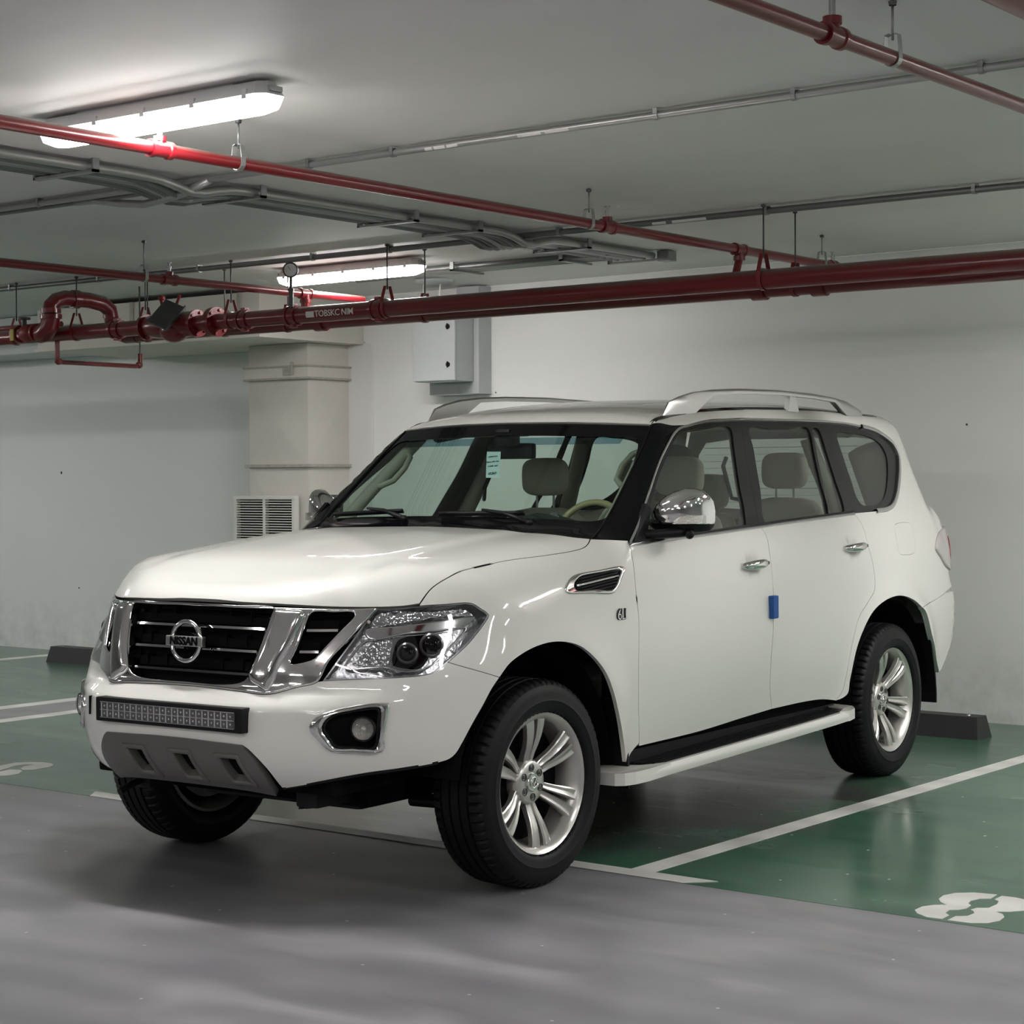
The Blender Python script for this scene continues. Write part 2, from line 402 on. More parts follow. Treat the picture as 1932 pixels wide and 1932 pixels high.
# outlines of the floor numerals and of the car body panels (metres)
FLOOR_MARKS = {"eight_left":[[-2.941,6.701],[-3.025,6.683],[-3.076,6.637],[-3.094,6.572],[-3.082,6.508],[-3.055,6.465],[-3.014,6.433],[-3.051,6.406],[-3.075,6.358],[-3.072,6.291],[-3.042,6.248],[-2.989,6.214],[-2.933,6.218],[-2.938,6.286],[-2.964,6.311],[-2.973,6.364],[-2.947,6.383],[-2.934,6.417],[-2.942,6.477],[-2.964,6.501],[-2.975,6.546],[-2.963,6.598],[-2.931,6.622]],"eight_right":[[-2.918,6.689],[-2.87,6.695],[-2.83,6.684],[-2.782,6.65],[-2.744,6.587],[-2.753,6.514],[-2.788,6.464],[-2.829,6.434],[-2.795,6.415],[-2.771,6.375],[-2.761,6.31],[-2.78,6.253],[-2.827,6.22],[-2.91,6.215],[-2.913,6.285],[-2.881,6.314],[-2.88,6.368],[-2.895,6.395],[-2.915,6.415],[-2.908,6.451],[-2.874,6.476],[-2.875,6.551],[-2.891,6.601],[-2.915,6.621]],"nine_top":[[-8.615,6.556],[-8.639,6.673],[-8.593,6.738],[-8.529,6.774],[-8.459,6.779],[-8.39,6.74],[-8.356,6.676],[-8.354,6.582],[-8.395,6.536],[-8.449,6.566],[-8.49,6.624],[-8.49,6.703],[-8.543,6.665],[-8.543,6.599],[-8.5,6.507],[-8.483,6.455],[-8.423,6.371],[-8.535,6.418],[-8.591,6.486]],"nine_low":[[-8.44,6.422],[-8.454,6.498],[-8.402,6.522],[-8.357,6.503],[-8.301,6.437],[-8.297,6.37],[-8.318,6.33],[-8.355,6.295],[-8.414,6.315],[-8.423,6.371]]}
# ------------------------------------------------------------------ the garage
def struct(name, mb, m, parent=None, **k):
    o = mb.build(name, m, parent, **k)
    if parent is None: o['kind'] = 'structure'
    return o
struct('ceiling', MB().box((-18, -9, CEIL), (8, WALL_Y, CEIL + 0.25)), M['ceiling'])
struct('wall_back', MB().box((-18, WALL_Y, 0), (8, WALL_Y + 0.2, CEIL - .0005)), M['wall'])
struct('wall_left', MB().box((-18.2, -9, 0), (-18, WALL_Y, CEIL - .0005)), M['far_wall'])
struct('wall_right', MB().box((8, -9, 0), (8.2, WALL_Y, CEIL - .0005)), M['far_wall'])
struct('wall_front', MB().box((-18, -9.2, 0), (8, -9, CEIL - .0005)), M['far_wall'])
wb_ = bpy.data.objects['wall_back']
for x_, z_, r_ in ((-13.98, 1.62, .012), (-13.75, .58, .008), (-8.95, 2.19, .006), (-5.18, 1.87, .007)):
    MB().lathe([(.001, .0005), (.001, r_), (-.002, r_ * 1.2)], (x_, WALL_Y, z_), (0, -1, 0), 10).build('wall_hole', M['ink'], wb_)
floor = struct('floor', MB().box((-18, -9, -0.2), (8, WALL_Y, 0)), M['gray'])
T1 = 0.0015
for x0, x1 in ((-17.9, -10.88), (-10.15, 7.9)):
    MB().box((x0, 6.19, -0.01), (x1, WALL_Y, T1)).build('green_coating', M['green'], floor)
def line(x0, x1, y0, y1):
    MB().box((x0, y0, -0.01), (x1, y1, T1 * 2)).build('bay_line', M['line'], floor)
line(-4.295, -4.185, 6.28, WALL_Y - 0.02); line(-7.30, -7.19, 6.28, WALL_Y - 0.02)
line(-10.88, -10.74, 6.19, WALL_Y - 0.02); line(-10.29, -10.15, 6.19, WALL_Y - 0.02); line(-13.80, -13.66, 6.19, WALL_Y - 0.02)
line(-1.30, -1.19, 6.28, WALL_Y - 0.02)
for a, b in ((-7.53, -3.89), ):
    MB().prism([(a + 0.10, 6.19), (b - 0.10, 6.19), (b, 6.29), (a + 0.02, 6.29)], (0, 0, -0.01), (1, 0, 0), (0, 1, 0), (0, 0, 0.01 + T1 * 2.5)).build('bay_end_line', M['line'], floor)
for k in FLOOR_MARKS:
    MB().prism([tuple(p) for p in FLOOR_MARKS[k]], (0, 0, -0.01), (1, 0, 0), (0, 1, 0), (0, 0, 0.01 + T1 * 2)).build('bay_number', M['line'], floor)
# shallow pilaster behind the duct and a thin upright edge on the wall
struct('wall_pilaster', MB().box((-10.43, WALL_Y - 0.03, 0), (-10.17, WALL_Y, 2.62), 0.004), M['plaster_fresh'])

# ---- lamps
def lamp(x, y, L, label, group=None, detail=True):
    t = empty('ceiling_light', (x, y, CEIL - .0005))
    tag(t, label, 'lamp', group)
    def sect(w0, w1, z0, z1, hl, hl1):   # octagonal tapering bar along X
        c = 0.035
        def ring(w, l, z): return [(-l + c, -w, z), (l - c, -w, z), (l, -w + c * .8, z), (l, w - c * .8, z), (l - c, w, z), (-l + c, w, z), (-l, w - c * .8, z), (-l, -w + c * .8, z)]
        v = ring(w0, hl, z0) + ring(w1, hl1, z1)
        f = [tuple(range(8)), tuple(range(8, 16))[::-1]] + [(i, 8 + i, 8 + (i + 1) % 8, (i + 1) % 8) for i in range(8)]
        return v, f
    h = L / 2
    MB().add(*sect(0.045, 0.072, -0.012, -0.062, h - 0.01, h + 0.01)).build('housing', M['lamp_body'], t)
    MB().add(*sect(0.072, 0.064, -0.063, -0.100, h + 0.008, h - 0.006)).build('diffuser_rim', M['lamp_side'], t, angle=30)
    d = MB().add(*sect(0.063, 0.034, -0.1002, -0.118, h - 0.007, h - 0.045)).build('diffuser', M['lamp_light_small' if detail else 'lamp_light'], t, angle=30)
    if detail:
        for s in (-1, 1):
            for k in range(5):
                q = -h + 0.08 + k * (L - 0.16) / 4
                MB().box((q - 0.012, s * 0.066 - 0.006, -0.075), (q + 0.012, s * 0.066 + 0.012, -0.04), 0.002).build('clip', M['lamp_body'], t)
        for s in (-1, 1): MB().box((s * (h + 0.004) - 0.012, -0.03, -0.05), (s * (h + 0.004) + 0.012, 0.03, -0.03), 0.003).build('end_cap', M['steel'], t)
        MB().box((-h * .7, -0.02, -0.012), (h * .7, 0.02, 0.0)).build('mount', M['lamp_body'], t)
    return t
for i, (x, y, L) in enumerate(LAMPS):
    if i == 0: lamp(x, y, L, 'lit white batten lamp at upper left above the red pipe, the nearer lamp')
    elif i == 1: lamp(x, y, L, 'lit white batten lamp farther back behind the pressure gauge')
    else: lamp(x, y, L, 'unseen batten lamp outside the picture, put in to light the garage', 'added garage lamps outside the picture', False)

# ---- red pipes
def coupling(t, p, ax, r, name='coupling', L=0.07):
    ax = Vector(ax)
    return MB().lathe([(-L / 2, r), (-L / 2, r * 1.28), (-L * .28, r * 1.32), (-L * .2, r * 1.14), (L * .2, r * 1.14), (L * .28, r * 1.32), (L / 2, r * 1.28), (L / 2, r)], p, ax, 20).build(name, M['pipe'], t, angle=40)
def tee(t, p, ax, r, branch, bl, br, cap=True):
    m = MB().lathe([(-.055, r), (-.055, r * 1.35), (-.035, r * 1.35), (-.03, r * 1.16), (.03, r * 1.16), (.035, r * 1.35), (.055, r * 1.35), (.055, r)], p, ax, 20)
    b = Vector(branch); P = Vector(p)
    m.lathe([(0, br * 1.15), (bl * .6, br * 1.15), (bl * .6, br * 1.4), (bl, br * 1.4), (bl, 0.0005)], P, b, 18)
    return m.build('tee_fitting', M['pipe'], t, angle=40)
def sprinkler(t, p):
    P = Vector(p)
    MB().lathe([(0, .011), (.022, .011), (.022, .015), (.03, .015), (.03, .007), (.05, .007), (.05, .016), (.055, .016), (.055, .0005)], P, (0, 0, 1), 12).build('sprinkler_head', M['steel'], t, angle=40)

def pipe(name_label, x_or_y, z, r, axis, a, b, cat='pipe', m='pipe'):
    t = empty('sprinkler_pipe', (0, 0, 0)); tag(t, name_label, cat)
    p0, p1 = ((x_or_y, a, z), (x_or_y, b, z)) if axis == 'Y' else ((a, x_or_y, z), (b, x_or_y, z))
    MB().cyl(p0, p1, r, 28).build('pipe', M[m], t, angle=40)
    return t
AX, AZ = -5.6, 2.815
pa = pipe('thin red sprinkler pipe crossing the ceiling under the nearer lamp', AX, AZ, 0.026, 'Y', 1.0, 11.3)
tee(pa, (AX, 5.035, AZ), (0, 1, 0), .026, (0, 0, 1), .05, .018); sprinkler(pa, (AX, 5.035, AZ + .05))
tee(pa, (AX, 8.02, AZ), (0, 1, 0), .026, (0, 0, 1), .05, .018); sprinkler(pa, (AX, 8.02, AZ + .05))
tee(pa, (AX, 9.30, AZ), (0, 1, 0), .026, (0, 0, -1), .06, .024)
MB().cyl((AX, 9.30, AZ - .05), (AX, 9.24, 2.62), .022, 16).build('drop_pipe', M['pipe'], pa, angle=40)
coupling(pa, (AX, 10.38, AZ), (0, 1, 0), .026); sprinkler(pa, (AX, 10.38, AZ + .03))
pb = pipe('red sprinkler pipe at upper right with a tee and steel riser', -2.68, AZ, 0.024, 'Y', 1.0, 11.3)
tee(pb, (-2.68, 4.97, AZ), (0, 1, 0), .025, (0, 0, 1), .055, .02)
MB().cyl((-2.68, 4.97, AZ + .05), (-2.68, 4.97, CEIL - .002), .010, 12).build('riser', M['steel'], pb, angle=40)
pc = pipe('thin red sprinkler pipe at far left running back to the main pipe', -8.86, 2.768, 0.026, 'Y', 1.5, 9.78)
tee(pc, (-8.86, 8.03, 2.768), (0, 1, 0), .026, (0, 0, 1), .05, .018); sprinkler(pc, (-8.86, 8.03, 2.818))
tee(pc, (-8.86, 9.22, 2.768), (0, 1, 0), .026, (0, 0, -1), .06, .026)
MB().cyl((-8.86, 9.22, 2.71), (-8.86, 9.22, 2.62), .03, 16).build('drop_pipe', M['pipe'], pc, angle=40)
pd = pipe('thick red pipe cutting the top right corner', -1.90, 2.755, 0.085, 'Y', 1.0, 11.3)
coupling(pd, (-1.86, 4.95, 2.765), (0, 1, 0), .085, L=.1)

MZ = 2.592; MR = 0.053
mp = pipe('long main red pipe in front, lettered, with gauge and valves', 8.90, MZ, MR, 'X', -14.5, 1.5)
for x in (-7.93, -8.66, -10.35, -9.10):
    MB().lathe([(-.05, MR), (-.05, MR * 1.18), (-.02, MR * 1.22), (-.018, MR * 1.08), (.018, MR * 1.08), (.02, MR * 1.22), (.05, MR * 1.18), (.05, MR)], (x, 8.90, MZ), (1, 0, 0), 24).build('grooved_coupling', M['pipe'], mp, angle=35)
    for s in (-1, 1): MB().box((x - .02, 8.90 - .02, MZ + s * (MR + .012) - .012), (x + .02, 8.90 + .02, MZ + s * (MR + .012) + .012), .004).build('coupling_bolt', M['pipe_dark'], mp)
# lettering stencilled on the pipe
tx = text_mesh('pipe_lettering', 'TOBSKC NIM', .058, M['white_text'], .0004, mp, bold=.0006, space=.95)
bm_ = bmesh.new(); bm_.from_mesh(tx.data); bmesh.ops.triangulate(bm_, faces=bm_.faces[:])
for _ in range(3):
    bmesh.ops.subdivide_edges(bm_, edges=[e for e in bm_.edges if abs(e.verts[0].co.y - e.verts[1].co.y) > .008], cuts=1); bmesh.ops.triangulate(bm_, faces=bm_.faces[:])
bm_.to_mesh(tx.data); bm_.free()
for v in tx.data.vertices:
    q = v.co.copy(); a = q.y / (MR + .002); rr = MR + .001 + q.z
    v.co = (q.x, -rr * math.cos(a - .1), rr * math.sin(a - .1))
tx.location = (-8.26, 8.90, MZ)
wb = []
for xx in (-8.50, -8.43):
    for k in range(7):
        a = -.45 + k * .12
        wb.append((xx, 8.90 - (MR + .0016) * math.cos(a), MZ + (MR + .0016) * math.sin(a)))
mk('pipe_label', wb, [(k, 7 + k, 8 + k, 1 + k) for k in range(6)], M['white_text'], mp)
# pressure gauge
g = empty('pressure_gauge', (-8.64, 8.86, MZ + MR)); tag(g, 'round steel pressure gauge standing on the main red pipe', 'gauge')
MB().cyl((0, 0, 0), (0, 0, .10), .016, 14).cyl((0, 0, .07), (0, 0, .19), .009, 10).lathe([(.0, .02), (.018, .02), (.018, .0)], (0, 0, .10), (0, 0, 1), 8).build('stem', M['steel_dark'], g, angle=40)
ga = Vector((.55, -.80, -.1)).normalized()
MB().lathe([(-.02, .0005), (-.02, .046), (.018, .050), (.024, .046), (.018, .041), (.018, .0005)], (0, 0, .235), ga, 28).build('case', M['steel_dark'], g, angle=40)
MB().lathe([(.019, .0005), (.019, .040)], (0, 0, .235), ga, 28).build('dial', M['white_text'], g)
MB().tube([Vector((0, 0, .235)) + ga * .0215, Vector((-.012, -.008, .26)) + ga * .0215], .0015, 6).build('needle', M['ink'], g)
# alarm check valve with angled plate, flanges
v = empty('check_valve', (-9.75, 8.90, MZ)); tag(v, 'red flanged check valve with slanted dark plate on the main pipe', 'valve')
MB().lathe([(-.30, .056), (-.26, .075), (-.16, .085), (0, .092), (.14, .085), (.2, .07), (.2, .056)], (0, 0, 0), (1, 0, 0), 28).ell((0.0, -.02, -.035), (.13, .08, .085)).build('body', M['pipe'], v, angle=40)
for x, r in ((-.30, .088), (.20, .092), (.36, .098), (.385, .098)):
    MB().lathe([(-.012, .05), (-.012, r), (.010, r), (.010, .05)], (x, 0, 0), (1, 0, 0), 28).build('flange', M['pipe'], v, angle=40)
    for k in range(6):
        a = k * math.pi / 3 + .3
        MB().lathe([(-.022, .0005), (-.022, .011), (.020, .011), (.020, .0005)], (x, (r - .018) * math.cos(a), (r - .018) * math.sin(a)), (1, 0, 0), 6).build('bolt', M['pipe_dark'], v)
pl = MB().box((-.085, -.012, -.105), (.085, .006, .105), .004).box((-.090, -.026, -.112), (.090, -.010, -.098), .003).box((.078, -.022, -.10), (.090, -.010, .112), .003).build('plate', M['steel_dark'], v)
pl.rotation_euler = (math.radians(-38), math.radians(22), math.radians(12)); pl.location = (.045, -.13, .055)
MB().cyl((.02, -.04, .09), (.10, -.06, .19), .010, 10).cyl((-.08, -.04, .09), (-.08, -.06, .17), .014, 10).ell((-.08, -.06, .18), (.025, .025, .02)).build('trim_fitting', M['pipe_dark'], v, angle=40)
# second main behind
p2 = pipe('red main pipe running close behind and below the lettered one', 9.22, 2.575, 0.047, 'X', -10.55, 1.5)
MB().tube([(-10.50, 9.22, 2.575), (-10.62, 9.22, 2.575), (-10.70, 9.22, 2.60), (-10.76, 9.21, 2.66), (-10.77, 9.20, 2.74)], .052, 18).build('elbow', M['pipe'], p2, angle=40)
for x in (-5.42, -5.05, -8.72, -3.3): MB().lathe([(-.04, .047), (-.04, .06), (.04, .06), (.04, .047)], (x, 9.22, 2.575), (1, 0, 0), 20).build('coupling', M['pipe'], p2, angle=40)
# swing loop at far left
lo = empty('pipe_loop', (0, 0, 0)); tag(lo, 'thick glossy red pipe bend arching over the main pipe at far left', 'pipe')
MB().tube([(-11.00, 8.76, 2.585), (-10.93, 8.74, 2.59), (-10.88, 8.74, 2.63), (-10.875, 8.75, 2.70)], .066, 20).build('lower_elbow', M['pipe'], lo, angle=40)
MB().lathe([(-.02, .05), (-.02, .078), (.012, .078), (.012, .05)], (-10.875, 8.75, 2.705), (0, 0, 1), 24).lathe([(-.02, .05), (-.02, .072), (.012, .072), (.012, .05)], (-10.875, 8.75, 2.745), (0, 0, 1), 24).build('collar', M['pipe'], lo, angle=40)
MB().tube([(-10.875, 8.75, 2.74), (-10.875, 8.755, 2.78), (-10.865, 8.79, 2.815), (-10.85, 8.85, 2.835), (-10.80, 9.02, 2.83), (-10.775, 9.13, 2.81), (-10.77, 9.19, 2.77), (-10.77, 9.20, 2.72)], .056, 20).build('arch_pipe', M['pipe'], lo, angle=40)
MB().lathe([(-.025, .05), (-.025, .066), (.025, .066), (.025, .05)], (-10.83, 8.93, 2.832), (.15, .98, 0), 20).build('collar', M['pipe'], lo, angle=40)
bv = empty('gate_valve', (-11.12, 8.74, 2.595)); tag(bv, 'small dull red valve with yellow tag at far left of the main', 'valve')
MB().ell((0, 0, 0), (.075, .06, .065)).lathe([(-.10, .04), (-.10, .062), (-.08, .062), (-.08, .04)], (0, 0, 0), (1, 0, 0), 18).lathe([(.08, .04), (.08, .062), (.10, .062), (.10, .04)], (0, 0, 0), (1, 0, 0), 18).build('body', M['pipe_dark'], bv, angle=40)
MB().lathe([(0, .02), (.06, .018), (.06, .045), (.075, .045), (.075, .0005)], (-.04, 0, .04), (0, 0, 1), 16).build('handwheel', M['steel_dark'], bv, angle=40)
M['yellow_tag'] = mat('yellow_tag', (0.42, 0.34, 0.06), 0.6)
MB().box((-.11, -.07, -.05), (-.075, -.06, .03)).build('label_plate', M['yellow_tag'], bv)
# small drain pipe loop below
dr = empty('drain_pipe', (0, 0, 0)); tag(dr, 'thin red drain pipe hanging in a U below the mains at left', 'pipe')
MB().tube([(-10.995, 8.90, 2.56), (-10.995, 8.90, 2.44), (-10.995, 8.90, 2.41), (-10.995, 8.925, 2.395), (-10.995, 8.96, 2.395), (-10.995, 9.63, 2.395), (-10.995, 9.66, 2.40), (-10.995, 9.67, 2.42), (-10.995, 9.67, 2.49)], .017, 12).build('pipe', M['pipe'], dr, angle=40)
MB().ell((-10.995, 8.91, 2.40), (.026, .03, .026)).ell((-10.995, 9.66, 2.405), (.026, .03, .026)).build('elbow', M['pipe'], dr, angle=40)
MB().cyl((-10.995, 9.67, 2.48), (-10.995, 9.67, CEIL - .001), .006, 10).build('hanger_rod', M['steel_dark'], dr)
ln = pipe('short thin red branch pipe entering at the left edge', 10.0, 2.80, .022, 'X', -15.5, -12.3)
# hangers
def hanger(x, y, z, r, label, style='clevis', group=None, ax='X'):
    t = empty('pipe_hanger', (x, y, z)); tag(t, label, 'hanger', group)
    top = CEIL - z
    lz = r + (.085 if style == 'clevis' else .05)
    MB().cyl((0, 0, lz - .02), (0, 0, top), .0045, 8).build('rod', M['steel_dark' if style == 'clevis' else 'steel'], t, smooth=True)
    MB().lathe([(0, .012), (.012, .014), (.016, .0005)], (0, 0, top - .016), (0, 0, 1), 8).build('anchor', M['steel_dark'], t)
    m = MB(); w = .012
    if style == 'clevis':
        pts = [(-.022, lz), (-r - .004, r * .55 + .012)] + [((r + .006) * math.cos(a), (r + .006) * math.sin(a)) for a in [math.pi - .25 + k * (math.pi + .5) / 10 for k in range(11)]] + [(r + .004, r * .55 + .012), (.022, lz)]
    else:
        pts = [(-.008, lz), (-.022, lz - .004), (-r - .003, r * .5 + .01)] + [((r + .004) * math.cos(a), (r + .004) * math.sin(a)) for a in [math.pi - .2 + k * (math.pi + .4) / 10 for k in range(11)]] + [(r + .003, r * .5 + .01), (.022, lz - .004), (.008, lz)]
    th = .003; vv = []; ff = []
    n = len(pts); C = Vector((0, 0))
    for i, (a, b) in enumerate(pts):
        p = Vector((a, b)); p2_ = p * (1 - th / max(p.length, .02))
        for q in (p, p2_):
            for s in (-w, w): vv.append((s, q.x, q.y) if ax == 'X' else (q.x, s, q.y))
    for i in range(n - 1):
        a = i * 4; b = a + 4
        ff += [(a, a + 1, b + 1, b), (a + 2, b + 2, b + 3, a + 3), (a, b, b + 2, a + 2), (a + 1, a + 3, b + 3, b + 1)]
    m.add(vv, ff)
    bb = ((0, -r * .9, r * .75 + .016), (0, r * .9, r * .75 + .016)) if ax == 'X' else ((-r * .9, 0, r * .75 + .016), (r * .9, 0, r * .75 + .016))
    m.build('clevis' if style == 'clevis' else 'loop', M['pipe_dark' if style == 'clevis' else 'steel'], t)
    if style == 'clevis': MB().cyl(*bb, .005, 8).build('cross_bolt', M['steel'], t, smooth=True)
    return t
for x, lab in ((-5.21, 'clevis hanger on the main pipe just right of the branch tee'), (-7.86, 'clevis hanger on the main pipe between gauge and cabinet'), (-9.226, 'clevis hanger on the main pipe right of the check valve'),
               (-10.06, 'clevis hanger on the main pipe left of the check valve'), (-10.78, 'clevis hanger on the main pipe under the red pipe arch'), (-11.45, 'clevis hanger nearest the left edge, by the yellow-tagged valve')):
    hanger(x, 8.90, MZ, MR, lab)
for x, lab in ((-5.20, 'clevis hanger on the rear main, right of the branch tee'), (-7.83, 'clevis hanger on the rear main before the grey cabinet'), (-9.02, 'clevis hanger on the rear main beside the gauge'), (-9.62, 'clevis hanger on the rear main behind the check valve'), (-10.40, 'clevis hanger on the rear main near the red arch')):
    hanger(x, 9.22, 2.575, .047, lab)
hanger(AX, 5.45, AZ, .026, 'small loop hanger on the thin red pipe beside the nearer lamp', 'loop', ax='Y')
hanger(AX, 7.86, AZ, .026, 'small loop hanger on the thin red pipe near the picture middle', 'loop', ax='Y')
hanger(AX, 10.25, AZ, .026, 'small loop hanger where the thin red pipe passes behind the mains', 'loop', ax='Y')
hanger(-8.86, 7.83, 2.768, .026, 'small loop hanger on the far left thin red pipe', 'loop', ax='Y')
hanger(-2.68, 5.35, AZ, .024, 'small loop hanger on the upper right red pipe', 'loop', ax='Y')

# ---- conduits
def conduit_run(label, Y, z, r, x0, x1, clips, m='conduit', stickers=()):
    t = empty('conduit', (0, 0, 0)); tag(t, label, 'conduit')
    MB().cyl((x0, Y, z), (x1, Y, z), r, 14).build('tube', M[m], t, smooth=False, angle=40)
    for x in clips:
        MB().lathe([(-.010, r * .6), (-.010, r * 1.25), (.010, r * 1.25), (.010, r * .6)], (x, Y, z), (1, 0, 0), 14).box((x - .01, Y - r * 1.2, z), (x + .01, Y + r * 1.2, CEIL - .0005)).build('saddle', M['steel'], t, angle=40)
    for a, b in stickers:
        q = [(a + (b - a) * i, Y - r * 1.04 * math.cos(g_), z - r * 1.04 * math.sin(g_)) for i in (0, 1) for g_ in [.1 + .22 * k for k in range(5)]]
        mk('label_strip', q, [(k, k + 1, 6 + k, 5 + k) for k in range(4)], M['white_text'], t)
    return t
conduit_run('grey conduit crossing the upper ceiling from the lamp to the right edge', 6.33, CEIL - .026, .016, -9.2, 2, (-7.95, -6.05, -5.55, -4.18, -3.57, -2.83, -1.4), stickers=((-5.36, -5.32), (-5.31, -5.25), (-5.24, -5.18), (-4.86, -4.74), (-4.72, -4.60)))
t = conduit_run('dark conduit crossing the ceiling in front of the main pipes', 8.97, CEIL - .028, .018, -14, 2, (-11.6, -10.62, -9.6, -8.55, -7.9, -6.6, -5.23, -4.05), 'conduit_dark', stickers=((-5.95, -5.86), (-5.82, -5.60)))
MB().cyl((-14, 6.40, CEIL - .030), (-7.2, 6.40, CEIL - .030), .016, 12).build('tube', M['conduit_dark'], bpy.data.objects['conduit'], angle=40)
bu = empty('conduit_bundle', (0, 0, 0)); tag(bu, 'bundle of grey conduits running side by side towards the back wall', 'conduits')
rows = [(-6.82, .022), (-6.885, .017), (-6.94, .014), (-6.99, .015), (-7.04, .015), (-7.09, .013), (-7.14, .013)]
for i, (x, r) in enumerate(rows):
    z0 = CEIL - .032 - (.004 * (i % 2)); pts = []
    y = 1.0
    while y < 10.35:
        dz = .045 * math.exp(-((y - 6.35 - .03 * i) / .16) ** 2) + .05 * math.exp(-((y - 8.97) / .14) ** 2)
        dx = -.05 * math.exp(-((y - 6.35) / .22) ** 2) * (i > 0)
        pts.append((x + dx, y, z0 - dz)); y += .09
    MB().tube(pts, r, 10).build('conduit_tube', M['conduit' if i in (0, 3) else 'conduit_dark'], bu, smooth=True)
for y in (4.2, 5.7, 6.75, 7.9, 8.45, 9.5, 10.3):
    MB().box((-7.18, y - .018, CEIL - .062), (-6.76, y + .018, CEIL - .050)).box((-6.772, y - .018, CEIL - .062), (-6.76, y + .018, CEIL - .0005)).box((-7.18, y - .018, CEIL - .062), (-7.168, y + .018, CEIL - .0005)).build('strut', M['steel'], bu)
MB().box((-6.79, 10.27, CEIL - .07), (-6.70, 10.36, CEIL - .005), .004).build('end_box', M['steel'], bu)
MB().tube([(-7.75, 6.40, CEIL - .03), (-7.6, 6.40, CEIL - .035), (-7.45, 6.44, CEIL - .06), (-7.3, 6.46, CEIL - .075), (-7.15, 6.42, CEIL - .075), (-7.0, 6.36, CEIL - .08), (-6.85, 6.33, CEIL - .07), (-6.7, 6.33, CEIL - .03)], .02, 12).build('crossing_tube', M['conduit'], bu, smooth=True)
br = empty('conduit_branch', (0, 0, 0)); tag(br, 'row of thin steel conduits from the bundle to the rear lamp', 'conduits')
for k in range(4):
    MB().cyl((-9.3, 9.98 + k * .075, CEIL - .03), (-6.95, 9.98 + k * .075, CEIL - .03), .017, 10).build('conduit_tube', M['conduit' if k else 'conduit_dark'], br, smooth=True)
for x in (-8.2, -7.3): MB().box((x - .015, 9.93, CEIL - .06), (x + .015, 10.26, CEIL - .048)).box((x - .015, 9.93, CEIL - .06), (x + .015, 9.942, CEIL - .0005)).build('strut', M['steel'], br)

# ---- duct column with flanges, plenum above, floor grille
du = empty('air_duct', (-10.74, 11.1, 0)); tag(du, 'cream sheet-metal duct column standing against the back wall', 'duct')
def D3(x0, x1, y0, y1, z0, z1, bev=0.0): return MB().box((x0 + 10.74, y0 - 11.1, z0), (x1 + 10.74, y1 - 11.1, z1), bev)
# cross-broken panels: shallow pyramid on the front and right faces
def cross(mb, c, u, w, n, hu, hw, d):
    c, u, w, n = map(Vector, (c, u, w, n))
    v = [c - u * hu - w * hw, c + u * hu - w * hw, c + u * hu + w * hw, c - u * hu + w * hw, c + n * d]
    return mb.add([q[:] for q in v], [(0, 1, 4), (1, 2, 4), (2, 3, 4), (3, 0, 4)])
XL_, XR_, YF = -11.055, -10.415, 10.855
for z0, z1 in ((0.0, 0.84), (0.84, 1.655), (1.655, 2.335), (2.43, 2.605)):
    m = D3(XL_, XR_, YF, WALL_Y - .001, z0, z1)
    if z1 - z0 > .3:
        cross(m, (XL_ / 2 + XR_ / 2 + 10.74, YF - 11.1 - .0005, (z0 + z1) / 2), (1, 0, 0), (0, 0, 1), (0, -1, 0), .315, (z1 - z0) / 2 - .01, .022)
        cross(m, (XR_ + 10.74 + .0005, (YF + WALL_Y) / 2 - 11.1, (z0 + z1) / 2), (0, 1, 0), (0, 0, 1), (1, 0, 0), .24, (z1 - z0) / 2 - .01, .018)
    m.build('duct_section', M['duct'], du)
for z in (1.655, ):
    D3(XL_ - .03, XR_ + .03, YF - .03, WALL_Y - .001, z - .012, z + .012, .004).build('flange', M['duct_dirty'], du)
D3(XL_ - .025, XR_ + .025, YF - .025, WALL_Y - .001, 2.335, 2.43, .004).build('collar', M['duct'], du)
for z in (2.335, 2.43): D3(XL_ - .035, XR_ + .035, YF - .035, WALL_Y - .001, z - .008, z + .008, .003).build('flange', M['duct_dirty'], du)
MB().box((.10, -.29, 2.36), (.20, -.275, 2.42), .003).box((.19, -.30, 2.38), (.205, -.275, 2.46), .003).build('bracket', M['duct_dirty'], du)
pn = empty('duct_plenum', (-11.5, 10.8, 2.62)); tag(pn, 'wide cream duct box under the ceiling, resting on the duct column', 'duct')
MB().box((-1.35, -.60, 0), (1.225, .549, .33), .004).build('box', M['duct'], pn)
MB().box((-1.37, -.62, -.012), (1.245, .549, .012), .003).build('flange', M['duct'], pn)
MB().box((1.0, -.615, 0.0), (1.04, -.59, .33), .003).build('seam_rib', M['duct_dirty'], pn)
MB().box((-.2, -.615, 0.0), (-.16, -.59, .33), .003).build('seam_rib', M['duct_dirty'], pn)
lb = empty('side_duct', (-15.4, 11.0, 2.66)); tag(lb, 'plain grey duct along the wall top at the left edge', 'duct')
MB().box((-2.5, -.25, 0), (2.45, .349, .325), .004).build('box', M['cabinet'], lb)
gr = empty('air_grille', (-10.82, 10.80, .92)); tag(gr, 'white louvred air grille on the front of the duct column', 'vent')
W2, HH = .337, .50
m = MB().box((-W2, -.03, HH - .028), (W2, .02, HH), .003).box((-W2, -.03, 0), (W2, .02, .028), .003).box((-W2, -.03, .028), (-W2 + .03, .02, HH - .028)).box((W2 - .03, -.03, .028), (W2, .02, HH - .028))
m.build('frame', M['grille_white'], gr)
MB().box((-.012, -.028, .028), (.012, .015, HH - .028)).build('mullion', M['grille_white'], gr)
MB().box((-W2 + .02, .018, .02), (W2 - .02, .024, HH - .02)).build('backing', M['void'], gr)
m = MB()
